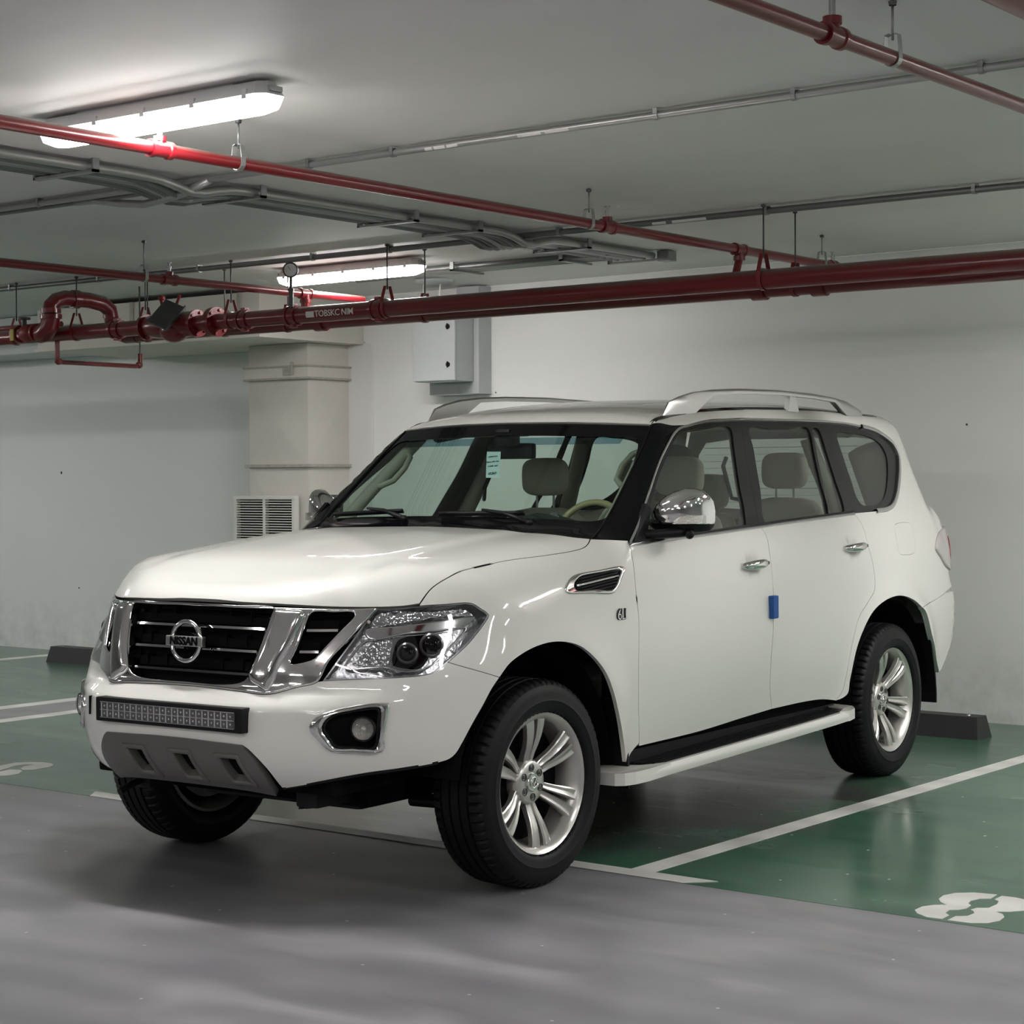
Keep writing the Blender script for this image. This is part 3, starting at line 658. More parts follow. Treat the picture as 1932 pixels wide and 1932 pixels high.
for k in range(22):
    z = .04 + k * (HH - .08) / 21
    for a, b in ((-W2 + .03, -.012), (.012, W2 - .03)):
        m.add([(a, -.024, z - .005), (b, -.024, z - .005), (b, -.010, z + .001), (a, -.010, z + .001), (a, -.024, z - .001), (b, -.024, z - .001), (b, -.010, z + .004), (a, -.010, z + .004)], [(0, 1, 2, 3), (7, 6, 5, 4), (0, 4, 5, 1), (3, 2, 6, 7)])
m.build('louvres', M['grille_white'], gr)['kind'] = 'stuff'

# ---- electrical cabinet and trunking
cb = empty('electrical_cabinet', (-9.24, 11.13, 2.27)); tag(cb, 'pale grey wall cabinet with two black latches', 'cabinet')
MB().box((-.20, -.13, 0), (.20, .067, .56), .004).build('body', M['cabinet'], cb)
MB().box((-.203, -.155, .004), (.203, -.133, .556), .004).build('door', M['cabinet'], cb)
for z in (.12, .40):
    MB().lathe([(0, .0005), (0, .018), (.008, .018), (.008, .0005)], (.14, -.155, z), (0, -1, 0), 16).box((.136, -.170, z - .022), (.144, -.160, z + .022), .001).build('latch', M['black'], cb, angle=40)
tk = empty('cable_trunking', (-9.1, 11.33, 2.18)); tag(tk, 'pale grey cable trunking rising behind the wall cabinet', 'trunking')
MB().box((-.10, -.13, 0), (.11, .019, .80), .003).build('riser', M['cabinet'], tk)
MB().box((-.37, -.13, 0), (-.10, .019, .095), .003).build('elbow', M['cabinet'], tk)
MB().cyl((-.05, -.06, .8), (-.05, -.06, .81), .02).build('bush', M['steel'], tk)
# ceiling rose with looped cable
cr = empty('ceiling_fixture', (-9.0, 10.7, CEIL - .0005)); tag(cr, 'small white ceiling bracket with looped cable left of the cabinet', 'bracket')
MB().lathe([(0, .14), (-.02, .13), (-.03, .10), (-.03, .0005)], (0, 0, 0), (0, 0, 1), 24).build('base', M['cabinet'], cr, angle=40)
MB().tube([(-.1, 0, -.03), (-.11, 0, -.12), (-.05, 0, -.2), (.0, 0, -.14), (.04, 0, -.2), (.06, 0, -.04)], .006, 8).build('cable', M['white_text'], cr, smooth=True)

# ---- wheel stops
def stop(x0, x1, y, label):
    t = empty('wheel_stop', ((x0 + x1) / 2, y, T1)); tag(t, label, 'wheel stop')
    h = (x1 - x0) / 2
    MB().add([(-h, -.10, 0), (h, -.10, 0), (h, .10, 0), (-h, .10, 0), (-h + .02, -.065, .13), (h - .02, -.065, .13), (h - .02, .065, .13), (-h + .02, .065, .13)],
             [(0, 3, 2, 1), (4, 5, 6, 7), (0, 1, 5, 4), (1, 2, 6, 5), (2, 3, 7, 6), (3, 0, 4, 7)]).build('body', M['stop'], t)
    for q in (-h + .1, h - .1):
        MB().lathe([(0, .0005), (0, .012), (.004, .010), (.004, .0005)], (q, 0, .13), (0, 0, 1), 10).build('bolt', M['chrome'], t)
    for s in (-1, 1): MB().box((s * (h - .011) - .003, -.02, .03), (s * (h - .011) + .003, .02, .04), .001).build('reflector', M['chrome'], t)
stop(-6.55, -4.75, 10.65, 'dark rubber wheel stop behind the rear wheel at right')
stop(-13.26, -11.4, 10.68, 'dark rubber wheel stop on the bay at far left')

SEAMS = {
'hood_lip':[[0.0955,-0.8558,1.1073],[0.1907,-0.8513,1.1023],[0.3069,-0.8378,1.0996],[0.4256,-0.8006,1.0956],[0.5264,-0.744,1.09],[0.6173,-0.6759,1.0871],[0.6978,-0.6095,1.0879],[0.7395,-0.5701,1.0908],[0.7739,-0.5305,1.0973]],
'hood_side':[[0.7739,-0.5305,1.0973],[0.7835,-0.4742,1.1495],[0.8068,-0.4001,1.1885],[0.8165,-0.2819,1.2153],[0.8211,-0.0649,1.2354],[0.8427,0.1917,1.2483],[0.8475,0.3772,1.2592],[0.8411,0.4652,1.2691],[0.825,0.5238,1.2824],[0.7981,0.5839,1.2997]],
'cowl':[[0.7981,0.5839,1.2997],[0.7481,0.5033,1.3107],[0.6209,0.4558,1.3245],[0.4969,0.4293,1.3355],[0.3126,0.4571,1.3408],[0.1501,0.5027,1.3437],[0.0372,0.5178,1.3446]],
'ws_side':[[0.7981,0.5839,1.2997],[0.7578,0.7225,1.3428],[0.7503,0.826,1.4205],[0.7285,0.9869,1.5487],[0.7005,1.163,1.6899],[0.676,1.2706,1.7774]],
'ws_top':[[0.676,1.2706,1.7774],[0.4733,1.2139,1.7872],[0.2916,1.1816,1.7937],[0.1476,1.1654,1.7955],[0.0457,1.1611,1.7966],[-0.0613,1.1622,1.7971],[-0.1174,1.1656,1.7974]],
'head_top':[[0.674,-0.6314,1.0845],[0.7197,-0.5912,1.0866],[0.7756,-0.5328,1.0917],[0.834,-0.4578,1.0951],[0.8753,-0.391,1.0984]],
'head_out':[[0.8753,-0.391,1.0984],[0.891,-0.3667,1.0937],[0.9112,-0.342,1.0736],[0.9281,-0.3194,1.0516],[0.9241,-0.3478,1.0158],[0.917,-0.3792,0.9858],[0.9069,-0.4199,0.9505],[0.8941,-0.4631,0.9196],[0.8808,-0.505,0.8907]],
'head_low':[[0.8808,-0.505,0.8907],[0.8679,-0.5405,0.8675],[0.8566,-0.5646,0.8552],[0.8293,-0.6063,0.8476],[0.7716,-0.6716,0.8436],[0.6779,-0.7406,0.8396],[0.6121,-0.7826,0.8366],[0.5588,-0.8185,0.8342]],
'head_in':[[0.5588,-0.8185,0.8342],[0.576,-0.7995,0.8685],[0.5985,-0.7653,0.9214],[0.6236,-0.7216,0.9819],[0.6467,-0.675,1.0463],[0.665,-0.6379,1.086]],
'bump_fend':[[0.8808,-0.505,0.8907],[0.9088,-0.4636,0.8749],[0.9401,-0.4061,0.8551],[0.9634,-0.35,0.8363],[0.9742,-0.3184,0.8254]],
'arch_f_top':[[0.9743,-0.3179,0.8255],[0.9829,-0.2662,0.8705],[0.995,-0.1925,0.9045],[1.0059,-0.114,0.9255],[1.0082,-0.021,0.933],[1.009,0.0762,0.9255],[1.0098,0.1756,0.9019],[1.0097,0.2783,0.8489],[1.0076,0.3652,0.7805],[1.0023,0.4261,0.7016],[0.9918,0.4857,0.5993],[0.9734,0.5482,0.4894],[0.9308,0.6419,0.3632]],
'fend_low':[[0.9308,0.6419,0.3632],[0.9431,0.6386,0.4163],[0.9483,0.7099,0.4644]],
'door_f_seam':[[0.9483,0.7099,0.4644],[0.9729,0.6658,0.6179],[0.9867,0.6443,0.8013],[0.9854,0.6481,0.9876],[0.9754,0.6433,1.1012],[0.9271,0.6972,1.2226],[0.9016,0.7149,1.2779]],
'fend_top':[[0.9016,0.7149,1.2779],[0.8964,0.7225,1.2875],[0.8383,0.6821,1.2942],[0.7981,0.5839,1.2997]],
'bump_arch':[[0.9743,-0.3179,0.8255],[0.9667,-0.3532,0.7898],[0.9565,-0.3924,0.7353],[0.9399,-0.4405,0.6666],[0.9223,-0.4778,0.6028],[0.9078,-0.4992,0.5643],[0.8941,-0.5191,0.5466],[0.871,-0.5548,0.5359]],
'bump_bot':[[0.871,-0.5548,0.5359],[0.7913,-0.6584,0.5199],[0.6928,-0.7514,0.505],[0.555,-0.843,0.4754],[0.4323,-0.8899,0.4504]],
'skid_side':[[0.4323,-0.8899,0.4504],[0.4161,-0.9523,0.5251],[0.3818,-0.9829,0.5768],[0.355,-0.9944,0.6024],[0.3387,-0.9985,0.6111]],
'skid_top':[[0.3387,-0.9985,0.6111],[0.2765,-1.0052,0.6138],[0.2015,-1.007,0.6151],[0.1248,-1.0081,0.6173],[0.0601,-1.009,0.6185]],
'belt_f':[[0.9036,0.7118,1.2738],[0.9107,0.8801,1.2838],[0.9192,1.0962,1.2931],[0.919,1.4047,1.3052],[0.916,1.5976,1.3132],[0.9119,1.8542,1.3227]],
'belt_r':[[0.9119,1.8542,1.3227],[0.9073,2.0673,1.3321],[0.9033,2.2678,1.3398],[0.8974,2.5823,1.3511],[0.8913,2.9151,1.3629]],
'door_b_seam':[[0.9119,1.8542,1.3227],[0.9174,1.8616,1.3116],[0.9323,1.8781,1.2777],[0.9605,1.8587,1.1862],[0.9801,1.8469,1.0614],[0.9849,1.8462,0.9951],[0.9879,1.8339,0.8511],[0.9822,1.8232,0.7213],[0.9686,1.8385,0.5887],[0.9529,1.8844,0.4911]],
'door_r_seam':[[0.8909,2.9169,1.3637],[0.917,2.9481,1.3125],[0.9585,2.9448,1.193],[0.9768,2.961,1.0914],[0.9837,2.9644,1.0248],[0.9892,2.9455,0.9778],[0.9918,2.8625,0.9213],[0.9902,2.7525,0.8462],[0.9854,2.6756,0.6998],[0.971,2.6385,0.5512],[0.9609,2.6236,0.4948],[0.9481,2.5782,0.4542]],
'door_bot_f':[[0.9455,0.7144,0.4507],[0.9461,1.2195,0.4552],[0.9493,1.6016,0.4721],[0.9515,1.8871,0.4834]],
'door_bot_r':[[0.9515,1.8871,0.4834],[0.9515,2.2384,0.4828],[0.9502,2.4138,0.4756],[0.9481,2.5782,0.4542]],
'arch_r':[[0.9481,2.5782,0.4542],[0.9559,2.6279,0.4602],[0.9691,2.6728,0.4828],[0.9786,2.6771,0.5481],[0.9932,2.7231,0.6965],[1.0,2.7993,0.7963],[1.0041,2.905,0.8756],[1.0078,3.0623,0.9241],[1.0069,3.2349,0.9336],[1.0035,3.4143,0.9004],[0.9996,3.5291,0.8562]],
'arch_r2':[[0.9996,3.5291,0.8562],[0.9961,3.5874,0.8246],[0.9836,3.6964,0.6939],[0.9486,3.8326,0.5782],[0.9147,3.9563,0.4825]],
'rb_seam':[[0.9996,3.5291,0.8562],[0.9671,3.752,0.8763],[0.9539,3.9255,0.9009]],
'dlo_a':[[0.9036,0.7118,1.2738],[0.8851,0.8195,1.3599],[0.8372,0.9839,1.4879],[0.7876,1.1544,1.6131],[0.7594,1.2831,1.6982],[0.7448,1.3571,1.7398],[0.7334,1.4296,1.7656],[0.7278,1.5191,1.7796]],
'dlo_top1':[[0.7278,1.5191,1.7796],[0.7171,1.7086,1.8044],[0.7142,1.89,1.8143],[0.7123,2.0423,1.8202]],
'dlo_top2':[[0.7123,2.0423,1.8202],[0.7117,2.3613,1.8245],[0.711,2.6625,1.8274],[0.7108,2.9185,1.8282]],
'dlo_top3':[[0.7108,2.9185,1.8282],[0.7113,3.0431,1.827],[0.712,3.1965,1.8234],[0.7154,3.3944,1.8108]],
'b_up':[[0.7123,2.0423,1.8202],[0.7341,2.0192,1.7718],[0.7581,1.997,1.7022],[0.8263,1.9385,1.5133],[0.9119,1.8542,1.3227]],
'c_up':[[0.7108,2.9185,1.8282],[0.7335,2.9093,1.7734],[0.7562,2.9146,1.7079],[0.8171,2.9241,1.5353],[0.8913,2.9151,1.3629]],
'v_leg':[[0.3543,-0.8377,1.0779],[0.3989,-0.8207,1.0809],[0.4575,-0.7955,1.0757],[0.4677,-0.795,1.0654],[0.4647,-0.8105,1.0337],[0.4473,-0.8467,0.9582],[0.4223,-0.8802,0.8866],[0.4064,-0.8993,0.8225],[0.3874,-0.9181,0.7924],[0.3532,-0.9184,0.805],[0.3105,-0.919,0.8271],[0.298,-0.917,0.8466],[0.3202,-0.8987,0.9156],[0.3408,-0.866,1.0121]],
'skid_bot':[[0.392,-0.8785,0.4264],[0.3124,-0.908,0.4386],[0.2184,-0.9171,0.4432],[0.1167,-0.9195,0.4443],[0.013,-0.9216,0.4455],[-0.0416,-0.9206,0.4446]],
'skid_side2':[[0.392,-0.8785,0.4264],[0.398,-0.9462,0.504],[0.3757,-0.9818,0.5668],[0.3483,-0.9954,0.6001],[0.3343,-0.9992,0.6108]],
'dlo_rear':[[0.7154,3.3944,1.8108],[0.719,3.5269,1.7965],[0.7278,3.6503,1.7658],[0.7405,3.743,1.7221],[0.7574,3.7727,1.6673],[0.7807,3.7355,1.6021],[0.8228,3.625,1.5032],[0.8554,3.5199,1.4355],[0.8748,3.4271,1.3931],[0.8832,3.3415,1.3753],[0.8879,3.1915,1.3683],[0.8913,2.9151,1.3629]],
'roof_front_c':[[0.6708,1.2761,1.7826],[0.7184,1.371,1.7802],[0.7238,1.4465,1.7808],[0.7258,1.5228,1.783]],
'win_f':[[0.8514,0.9901,1.4568],[0.8113,1.1133,1.5497],[0.7765,1.253,1.6456],[0.7538,1.3575,1.7153],[0.7419,1.4441,1.7493],[0.7375,1.5352,1.7616],[0.7357,1.6746,1.7674],[0.7332,1.9118,1.7742],[0.7612,1.891,1.6925],[0.826,1.8215,1.514],[0.9112,1.7155,1.3235],[0.9146,1.5142,1.3153],[0.9169,1.3092,1.3077],[0.9165,1.0696,1.2961],[0.9085,0.8539,1.2869],[0.8965,0.8299,1.337]],
'win_r':[[0.7322,2.1023,1.7768],[0.7303,2.3245,1.7817],[0.7288,2.5449,1.7856],[0.7285,2.74,1.7864],[0.7673,2.7216,1.6736],[0.8282,2.6769,1.5088],[0.894,2.6144,1.3576],[0.899,2.3756,1.3481],[0.9031,2.1711,1.3402],[0.9064,1.9291,1.3335],[0.8265,2.021,1.5128],[0.769,2.0774,1.6684]],
'win_v':[[0.7282,2.7888,1.7873],[0.7284,2.8559,1.7866],[0.7639,2.866,1.6841],[0.817,2.8595,1.5355],[0.8895,2.8104,1.3667],[0.8933,2.6367,1.359],[0.8168,2.7114,1.536],[0.7672,2.7532,1.6739]],
'win_q_black':[[0.7159,2.9143,1.8177],[0.7169,3.186,1.8136],[0.7199,3.3844,1.8008],[0.7231,3.5175,1.7865],[0.7321,3.6284,1.7556],[0.7432,3.7123,1.7168],[0.7585,3.738,1.667],[0.7816,3.7038,1.6021],[0.8235,3.5942,1.5034],[0.8537,3.4927,1.4407],[0.8724,3.4017,1.4003],[0.8794,3.3269,1.3851],[0.8833,3.202,1.3785],[0.8878,2.927,1.3701],[0.8453,2.9282,1.4701],[0.7855,2.9274,1.6192],[0.7516,2.9137,1.722]],
'win_q':[[0.7371,3.0579,1.7635],[0.7328,3.2414,1.7722],[0.7332,3.378,1.7666],[0.7379,3.5077,1.7469],[0.7484,3.5912,1.7105],[0.7637,3.6162,1.6612],[0.7847,3.5871,1.6018],[0.8256,3.4835,1.504],[0.8573,3.3727,1.4372],[0.8703,3.2776,1.4097],[0.8753,3.1515,1.4001],[0.8725,3.0563,1.4081],[0.8583,3.0319,1.4411],[0.8211,3.0472,1.5254],[0.7788,3.0512,1.6385]],
'ws_clear':[[0.1958,1.093,1.7374],[0.3832,1.1178,1.7321],[0.5481,1.1568,1.7273],[0.6258,1.1824,1.7264],[0.6594,1.1832,1.7175],[0.6797,1.1604,1.6943],[0.7134,1.0681,1.6145],[0.7491,0.9526,1.5161],[0.7598,0.8722,1.4521],[0.7604,0.8096,1.4048],[0.7469,0.7704,1.3799],[0.7089,0.7408,1.3698],[0.5985,0.7056,1.3753],[0.4332,0.6634,1.3814],[0.2573,0.6323,1.3848],[0.1141,0.6211,1.3882]],
'gr_out':[[0.6652,-0.6386,1.0847],[0.6387,-0.6908,1.0262],[0.6019,-0.7478,0.9586],[0.5702,-0.7925,0.9021],[0.5453,-0.8276,0.8322],[0.4822,-0.869,0.8118],[0.3978,-0.9203,0.7872],[0.2653,-0.9359,0.7923],[0.1351,-0.9347,0.7961],[0.0563,-0.9348,0.7974]],
'gr_top':[[0.0604,-0.8664,1.0932],[0.1964,-0.8577,1.0894],[0.3527,-0.8324,1.0893],[0.4963,-0.767,1.0856],[0.5888,-0.7008,1.0838],[0.6652,-0.6386,1.0847]],
'gr_open':[[0.1012,-0.8677,1.0849],[0.1984,-0.86,1.0838],[0.3547,-0.8375,1.0782],[0.3523,-0.8465,1.0596],[0.3412,-0.8657,1.0129],[0.3294,-0.8842,0.9604],[0.3164,-0.9013,0.9079],[0.3067,-0.9136,0.861],[0.2912,-0.9192,0.8359],[0.2546,-0.924,0.8191],[0.18,-0.927,0.8114],[0.0976,-0.9282,0.8107],[-0.0161,-0.9285,0.8122]],
'gr_side':[[0.4829,-0.7834,1.0709],[0.5473,-0.7397,1.0714],[0.6031,-0.6976,1.0699],[0.6087,-0.6986,1.0597],[0.579,-0.7462,1.0048],[0.54,-0.7998,0.939],[0.5259,-0.8183,0.9133],[0.5036,-0.8356,0.9023],[0.4523,-0.8651,0.8946],[0.4587,-0.8521,0.926],[0.4659,-0.8371,0.9592],[0.4711,-0.8197,0.9998],[0.4753,-0.8011,1.0423]],
'fog_out':[[0.562,-0.8994,0.6796],[0.5685,-0.8938,0.6988],[0.595,-0.8715,0.7244],[0.6463,-0.8249,0.743],[0.7071,-0.7654,0.7563],[0.7514,-0.7218,0.7605],[0.7667,-0.7069,0.7592],[0.7711,-0.7045,0.7522],[0.7698,-0.7113,0.716],[0.7626,-0.7217,0.6468],[0.7545,-0.7245,0.5884],[0.7034,-0.7749,0.5867],[0.6462,-0.8265,0.5885],[0.62,-0.849,0.5911],[0.6062,-0.8623,0.6033],[0.5868,-0.8805,0.6329],[0.5673,-0.8958,0.6603]],
'fog_in':[[0.6023,-0.8689,0.6675],[0.6051,-0.8659,0.6924],[0.6252,-0.8479,0.717],[0.6823,-0.7961,0.7338],[0.7431,-0.7364,0.7417],[0.7479,-0.7325,0.7362],[0.7465,-0.7383,0.6786],[0.7357,-0.746,0.6004],[0.6822,-0.7974,0.6032],[0.6332,-0.8407,0.6078],[0.6197,-0.8542,0.6323]],
'vent':[[0.9559,0.1471,1.121],[0.9448,0.1794,1.1436],[0.9342,0.2263,1.1642],[0.9308,0.2681,1.1721],[0.932,0.4348,1.1816],[0.9352,0.5913,1.1912],[0.9412,0.6077,1.1848],[0.9461,0.6028,1.1748],[0.9627,0.5457,1.1333],[0.9745,0.4871,1.0958],[0.9759,0.459,1.0888],[0.9713,0.3086,1.0966],[0.9641,0.1552,1.1045],[0.9604,0.1431,1.1115]],
'vent_in':[[0.955,0.2088,1.1277],[0.9482,0.2255,1.1415],[0.9418,0.257,1.1547],[0.9378,0.2878,1.1631],[0.9379,0.4253,1.1721],[0.9412,0.5681,1.1779],[0.9444,0.576,1.1742],[0.9575,0.5347,1.1439],[0.9688,0.4901,1.1141],[0.9715,0.4599,1.1045],[0.9672,0.3465,1.1102],[0.9606,0.209,1.1163]],
'fuel':[[0.926,3.3416,1.2846],[0.92,3.3746,1.2981],[0.9152,3.5543,1.2988],[0.9183,3.5764,1.2886],[0.9573,3.5323,1.1541],[0.9609,3.4991,1.1408],[0.9655,3.3393,1.1417],[0.9641,3.3141,1.1522]],
'tail':[[0.8942,4.0485,1.2551],[0.9235,3.9058,1.2109],[0.9402,3.8493,1.1529],[0.9427,3.9153,1.1007],[0.9406,3.9986,1.0471]],
'bar1':[[0.0336,-0.8892,1.0177],[0.1429,-0.885,1.0159],[0.2408,-0.8788,1.0155],[0.337,-0.8667,1.0128]],
'bar2':[[0.0484,-0.9056,0.936],[0.1588,-0.9029,0.935],[0.3153,-0.8942,0.9339]],
'bar3':[[0.0461,-0.9208,0.8537],[0.1733,-0.9194,0.8525],[0.2941,-0.9166,0.8511]],
'sbar1':[[0.4867,-0.806,1.0127],[0.5331,-0.7763,1.0126],[0.579,-0.7431,1.0122]],
'sbar2':[[0.4737,-0.8407,0.9372],[0.5053,-0.8227,0.9372],[0.5384,-0.8009,0.939]],
'h_drl_up':[[0.6535,-0.6838,1.0157],[0.6856,-0.655,1.0229],[0.756,-0.5859,1.0368],[0.831,-0.4891,1.0532],[0.9063,-0.3637,1.0541],[0.885,-0.3883,1.0788],[0.8,-0.5133,1.0793],[0.6749,-0.6347,1.0783]],
'h_cut':[[0.6477,-0.6891,1.0139],[0.7297,-0.6161,1.026],[0.7973,-0.5428,1.0336],[0.8563,-0.457,1.0442],[0.9073,-0.3651,1.0482],[0.8956,-0.4037,1.0184],[0.8404,-0.5023,1.003],[0.7645,-0.5973,0.9966],[0.6639,-0.6909,0.9814]],
'h_low':[[0.62,-0.7643,0.8834],[0.6332,-0.7339,0.9362],[0.6639,-0.6909,0.9814],[0.7372,-0.6259,0.9916],[0.8363,-0.51,0.9994],[0.8969,-0.4054,1.0106],[0.8825,-0.4602,0.9583],[0.8649,-0.5163,0.9145],[0.8386,-0.5796,0.8752],[0.7833,-0.6483,0.8703],[0.739,-0.6798,0.8863]],
'h_bowl':[[0.7473,-0.6587,0.9123],[0.7447,-0.6424,0.9461],[0.7484,-0.6214,0.98],[0.7791,-0.5842,0.9924],[0.8255,-0.5285,0.9924],[0.8407,-0.5161,0.9764],[0.8413,-0.537,0.9386],[0.8376,-0.565,0.9013],[0.828,-0.5913,0.8795],[0.7797,-0.6436,0.8853],[0.7545,-0.6618,0.8953]],
'h_bowl2':[[0.6475,-0.7395,0.8983],[0.6584,-0.7155,0.936],[0.6704,-0.6928,0.9661],[0.6987,-0.6657,0.9771],[0.7338,-0.6345,0.9803],[0.7368,-0.6513,0.9425],[0.7392,-0.6737,0.8975],[0.7002,-0.7059,0.8924]],
'sticker':[[-0.0188,1.0034,1.6784],[0.057,1.0029,1.6774],[0.1542,0.8546,1.5614],[0.0835,0.8502,1.5618]],
}

# ------------------------------------------------------------------ car body surface (implicit), car-local metres
# ---------- splines ----------
def nspl(xk,yk):
    xk=np.array(xk,float);yk=np.array(yk,float);n=len(xk)
    h=np.diff(xk);A=np.zeros((n,n));b=np.zeros((n,)+yk.shape[1:])
    A[0,0]=A[-1,-1]=1
    for i in range(1,n-1):
        A[i,i-1]=h[i-1];A[i,i]=2*(h[i-1]+h[i]);A[i,i+1]=h[i]
        b[i]=6*((yk[i+1]-yk[i])/h[i]-(yk[i]-yk[i-1])/h[i-1])
    m=np.linalg.solve(A,b)
    return xk,yk,m,h
def seval(s,x):
    xk,yk,m,h=s
    x=np.clip(x,xk[0],xk[-1])
    i=np.clip(np.searchsorted(xk,x,side='right')-1,0,len(xk)-2)
    hi=h[i];a=(xk[i+1]-x)/hi;b=1-a
    return a*yk[i]+b*yk[i+1]+((a**3-a)*m[i]+(b**3-b)*m[i+1])*hi*hi/6
class S1:
    def __init__(s,pts):
        s.s=nspl([p[0] for p in pts],[p[1] for p in pts])
        s.x0,s.x1=pts[0][0],pts[-1][0]
        e=1e-4;s.d0=(seval(s.s,s.x0+e)-seval(s.s,s.x0))/e;s.d1=(seval(s.s,s.x1)-seval(s.s,s.x1-e))/e
    def __call__(s,x):
        x=np.asarray(x,float)
        return seval(s.s,x)+np.minimum(x-s.x0,0)*s.d0+np.maximum(x-s.x1,0)*s.d1
class S2:  # table rows: for each v a list over u
    def __init__(s,us,vs,T):
        s.rows=[S1(list(zip(us,r))) for r in T];s.vs=np.array(vs,float)
        n=len(vs);s.B=[S1(list(zip(vs,np.eye(n)[i]))) for i in range(n)]
    def __call__(s,u,v):
        v=np.clip(v,s.vs[0],s.vs[-1]);r=0
        for row,b in zip(s.rows,s.B): r=r+row(u)*b(v)
        return r
def smax(a,b,k):
    h=np.clip(.5+.5*(a-b)/k,0,1);return b+(a-b)*h+k*h*(1-h)
def smin(a,b,k): return -smax(-a,-b,k)
# ---------- body tables (metres; x lateral, y rearwards from front axle, z up) ----------
WZ=S1([(.25,.90),(.45,.945),(.60,.970),(.75,.984),(.90,.988),(1.05,.981),(1.18,.962),(1.27,.935),(1.36,.900),(1.5,.80)])
WY=S1([(-1.1,-.06),(-.7,-.025),(-.3,-.006),(.3,0),(1.5,0),(2.8,0),(3.4,-.006),(3.9,-.032),(4.2,-.065),(4.4,-.10)])
UX=[0,.2,.36,.5,.65,.80,.90,.97,1.05]
G1=S1([(-1.05,.95),(-.97,.63),(-.9,.46),(-.8,.31),(-.65,.175),(-.5,.070),(-.36,.014),(-.2,.002),(0,0),(.2,.002),(.36,.014),(.5,.070),(.65,.175),(.8,.31),(.9,.46),(.97,.63),(1.05,.95)])
YC=S1([(.36,-.74),(.43,-.83),(.52,-.905),(.60,-.932),(.70,-.935),(.80,-.928),(.90,-.913),(1.0,-.893),(1.10,-.865),(1.2,-.80)])
def sg(t): return 1/(1+np.exp(-t))
def FRONT(x,z):
    q=x*x/(x*x+.25)
    fd=sg((x-.70)/.05);shelf=-.075*sg((.772-z)/.011)*(1-fd)-.05*fd*sg((.88-z)/.045)
    return YC(z)+G1(x)+shelf+.10*q*np.clip((z-.85)/.3,0,1.3)**1.3
REAR=S2([0,.5,.8,.9,.97,1.05],[.35,.45,.6,.8,.9,.98,1.1,1.25,1.4],[
 [4.02,4.01,3.96,3.90,3.8,3.6],[4.14,4.13,4.09,4.03,3.93,3.7],[4.27,4.26,4.23,4.18,4.08,3.8],[4.31,4.30,4.27,4.22,4.12,3.85],
 [4.30,4.29,4.26,4.20,4.1,3.8],[4.24,4.23,4.20,4.15,4.05,3.8],[4.22,4.21,4.18,4.13,4.03,3.8],[4.20,4.19,4.17,4.12,4.02,3.8],[4.17,4.16,4.13,4.07,3.95,3.7]])
HOODC=S1([(-1.0,1.05),(-.85,1.135),(-.7,1.182),(-.5,1.232),(-.2,1.272),(.2,1.312),(.5,1.331),(.9,1.345),(2,1.36),(3,1.36),(4.5,1.36)])
DROP=S1([(0,0),(.3,.000),(.5,.002),(.65,.008),(.76,.026),(.85,.068),(.92,.13),(1.0,.24)])
DROPR=S1([(0,-.05),(.3,-.05),(.8,-.03),(.86,-.01),(.92,.03),(1.0,.13)])
GZ=S1([(1.2,.925),(1.3,.905),(1.36,.890),(1.5,.832),(1.65,.775),(1.75,.742),(1.82,.715),(1.9,.68)])
ROOFC=S1([(.9,1.74),(1.2,1.832),(1.5,1.885),(1.9,1.92),(2.5,1.94),(3.1,1.943),(3.6,1.928),(4.0,1.90),(4.3,1.80)])
RGZ=S1([(1.2,4.19),(1.36,4.15),(1.6,4.10),(1.8,4.05),(1.95,3.98)])
def flare(y,z):
    r=0
    for yw in (0,3.241):
        d=np.hypot(y-yw,z-.40);w=np.where(d<.535,.10,.085)
        r=r+.022*np.exp(-((d-.535)/w)**2)*np.clip((d-.3)/.1,0,1)*(1/(1+np.exp(-(z-.2)/.05)))
    return r
def cups(y,z):
    r=0
    for yh,zh in ((1.675,1.158),(2.765,1.200)):
        r=r-.021*np.exp(-((y-yh)/.042)**4-((z-zh)/.043)**2*1.2)
    return r
def Wside(y,z): return WZ(z)+WY(y)+flare(y,z)+cups(y,z)
def lower(p):
    x=np.abs(p[...,0]);y=p[...,1];z=p[...,2]
    s=x-Wside(y,z)
    f=FRONT(x,z)-y
    f=f/np.sqrt(1+.3*0)
    t0=1/(1+np.exp(-(y-.9)/.12))
    dome=.011*sg((.50+.10*(y+.6)*.3-x)/.022)*np.clip((y+.80)/.35,0,1)*(1-t0)
    top=z-(HOODC(y)+dome-(DROP(x)*(1-t0)+DROPR(x)*t0))
    b=y-REAR(x,z)
    a=smax(s,top,.055);a=smax(a,b,.06);a=smax(a,f*.8,.040)
    return a
def upper(p):
    x=np.abs(p[...,0]);y=p[...,1];z=p[...,2]
    s=(x-(GZ(z)-.02*np.clip((y-3.0)/1.0,0,2)**2))*.92
    ws=(.50+(z-1.30)*1.33+.17*(x/.76)**2-y)*.6
    rf=z-(ROOFC(y)-.062*(x/.72)**2.6)
    rg=(y-(RGZ(z)-.10*(x/.75)**3))*.93
    a=smax(s,rf,.07);a=smax(a,rg,.10);a=smax(a,ws,.02)
    return smax(a,1.17-z,.02)
def U(p): return smin(lower(p),upper(p),.03)
def grad(F,p,e=2e-3):
    g=np.stack([(F(p+np.eye(3)[i]*e)-F(p-np.eye(3)[i]*e)) for i in range(3)],-1)
    return g/np.maximum(np.linalg.norm(g,axis=-1,keepdims=True),1e-9)
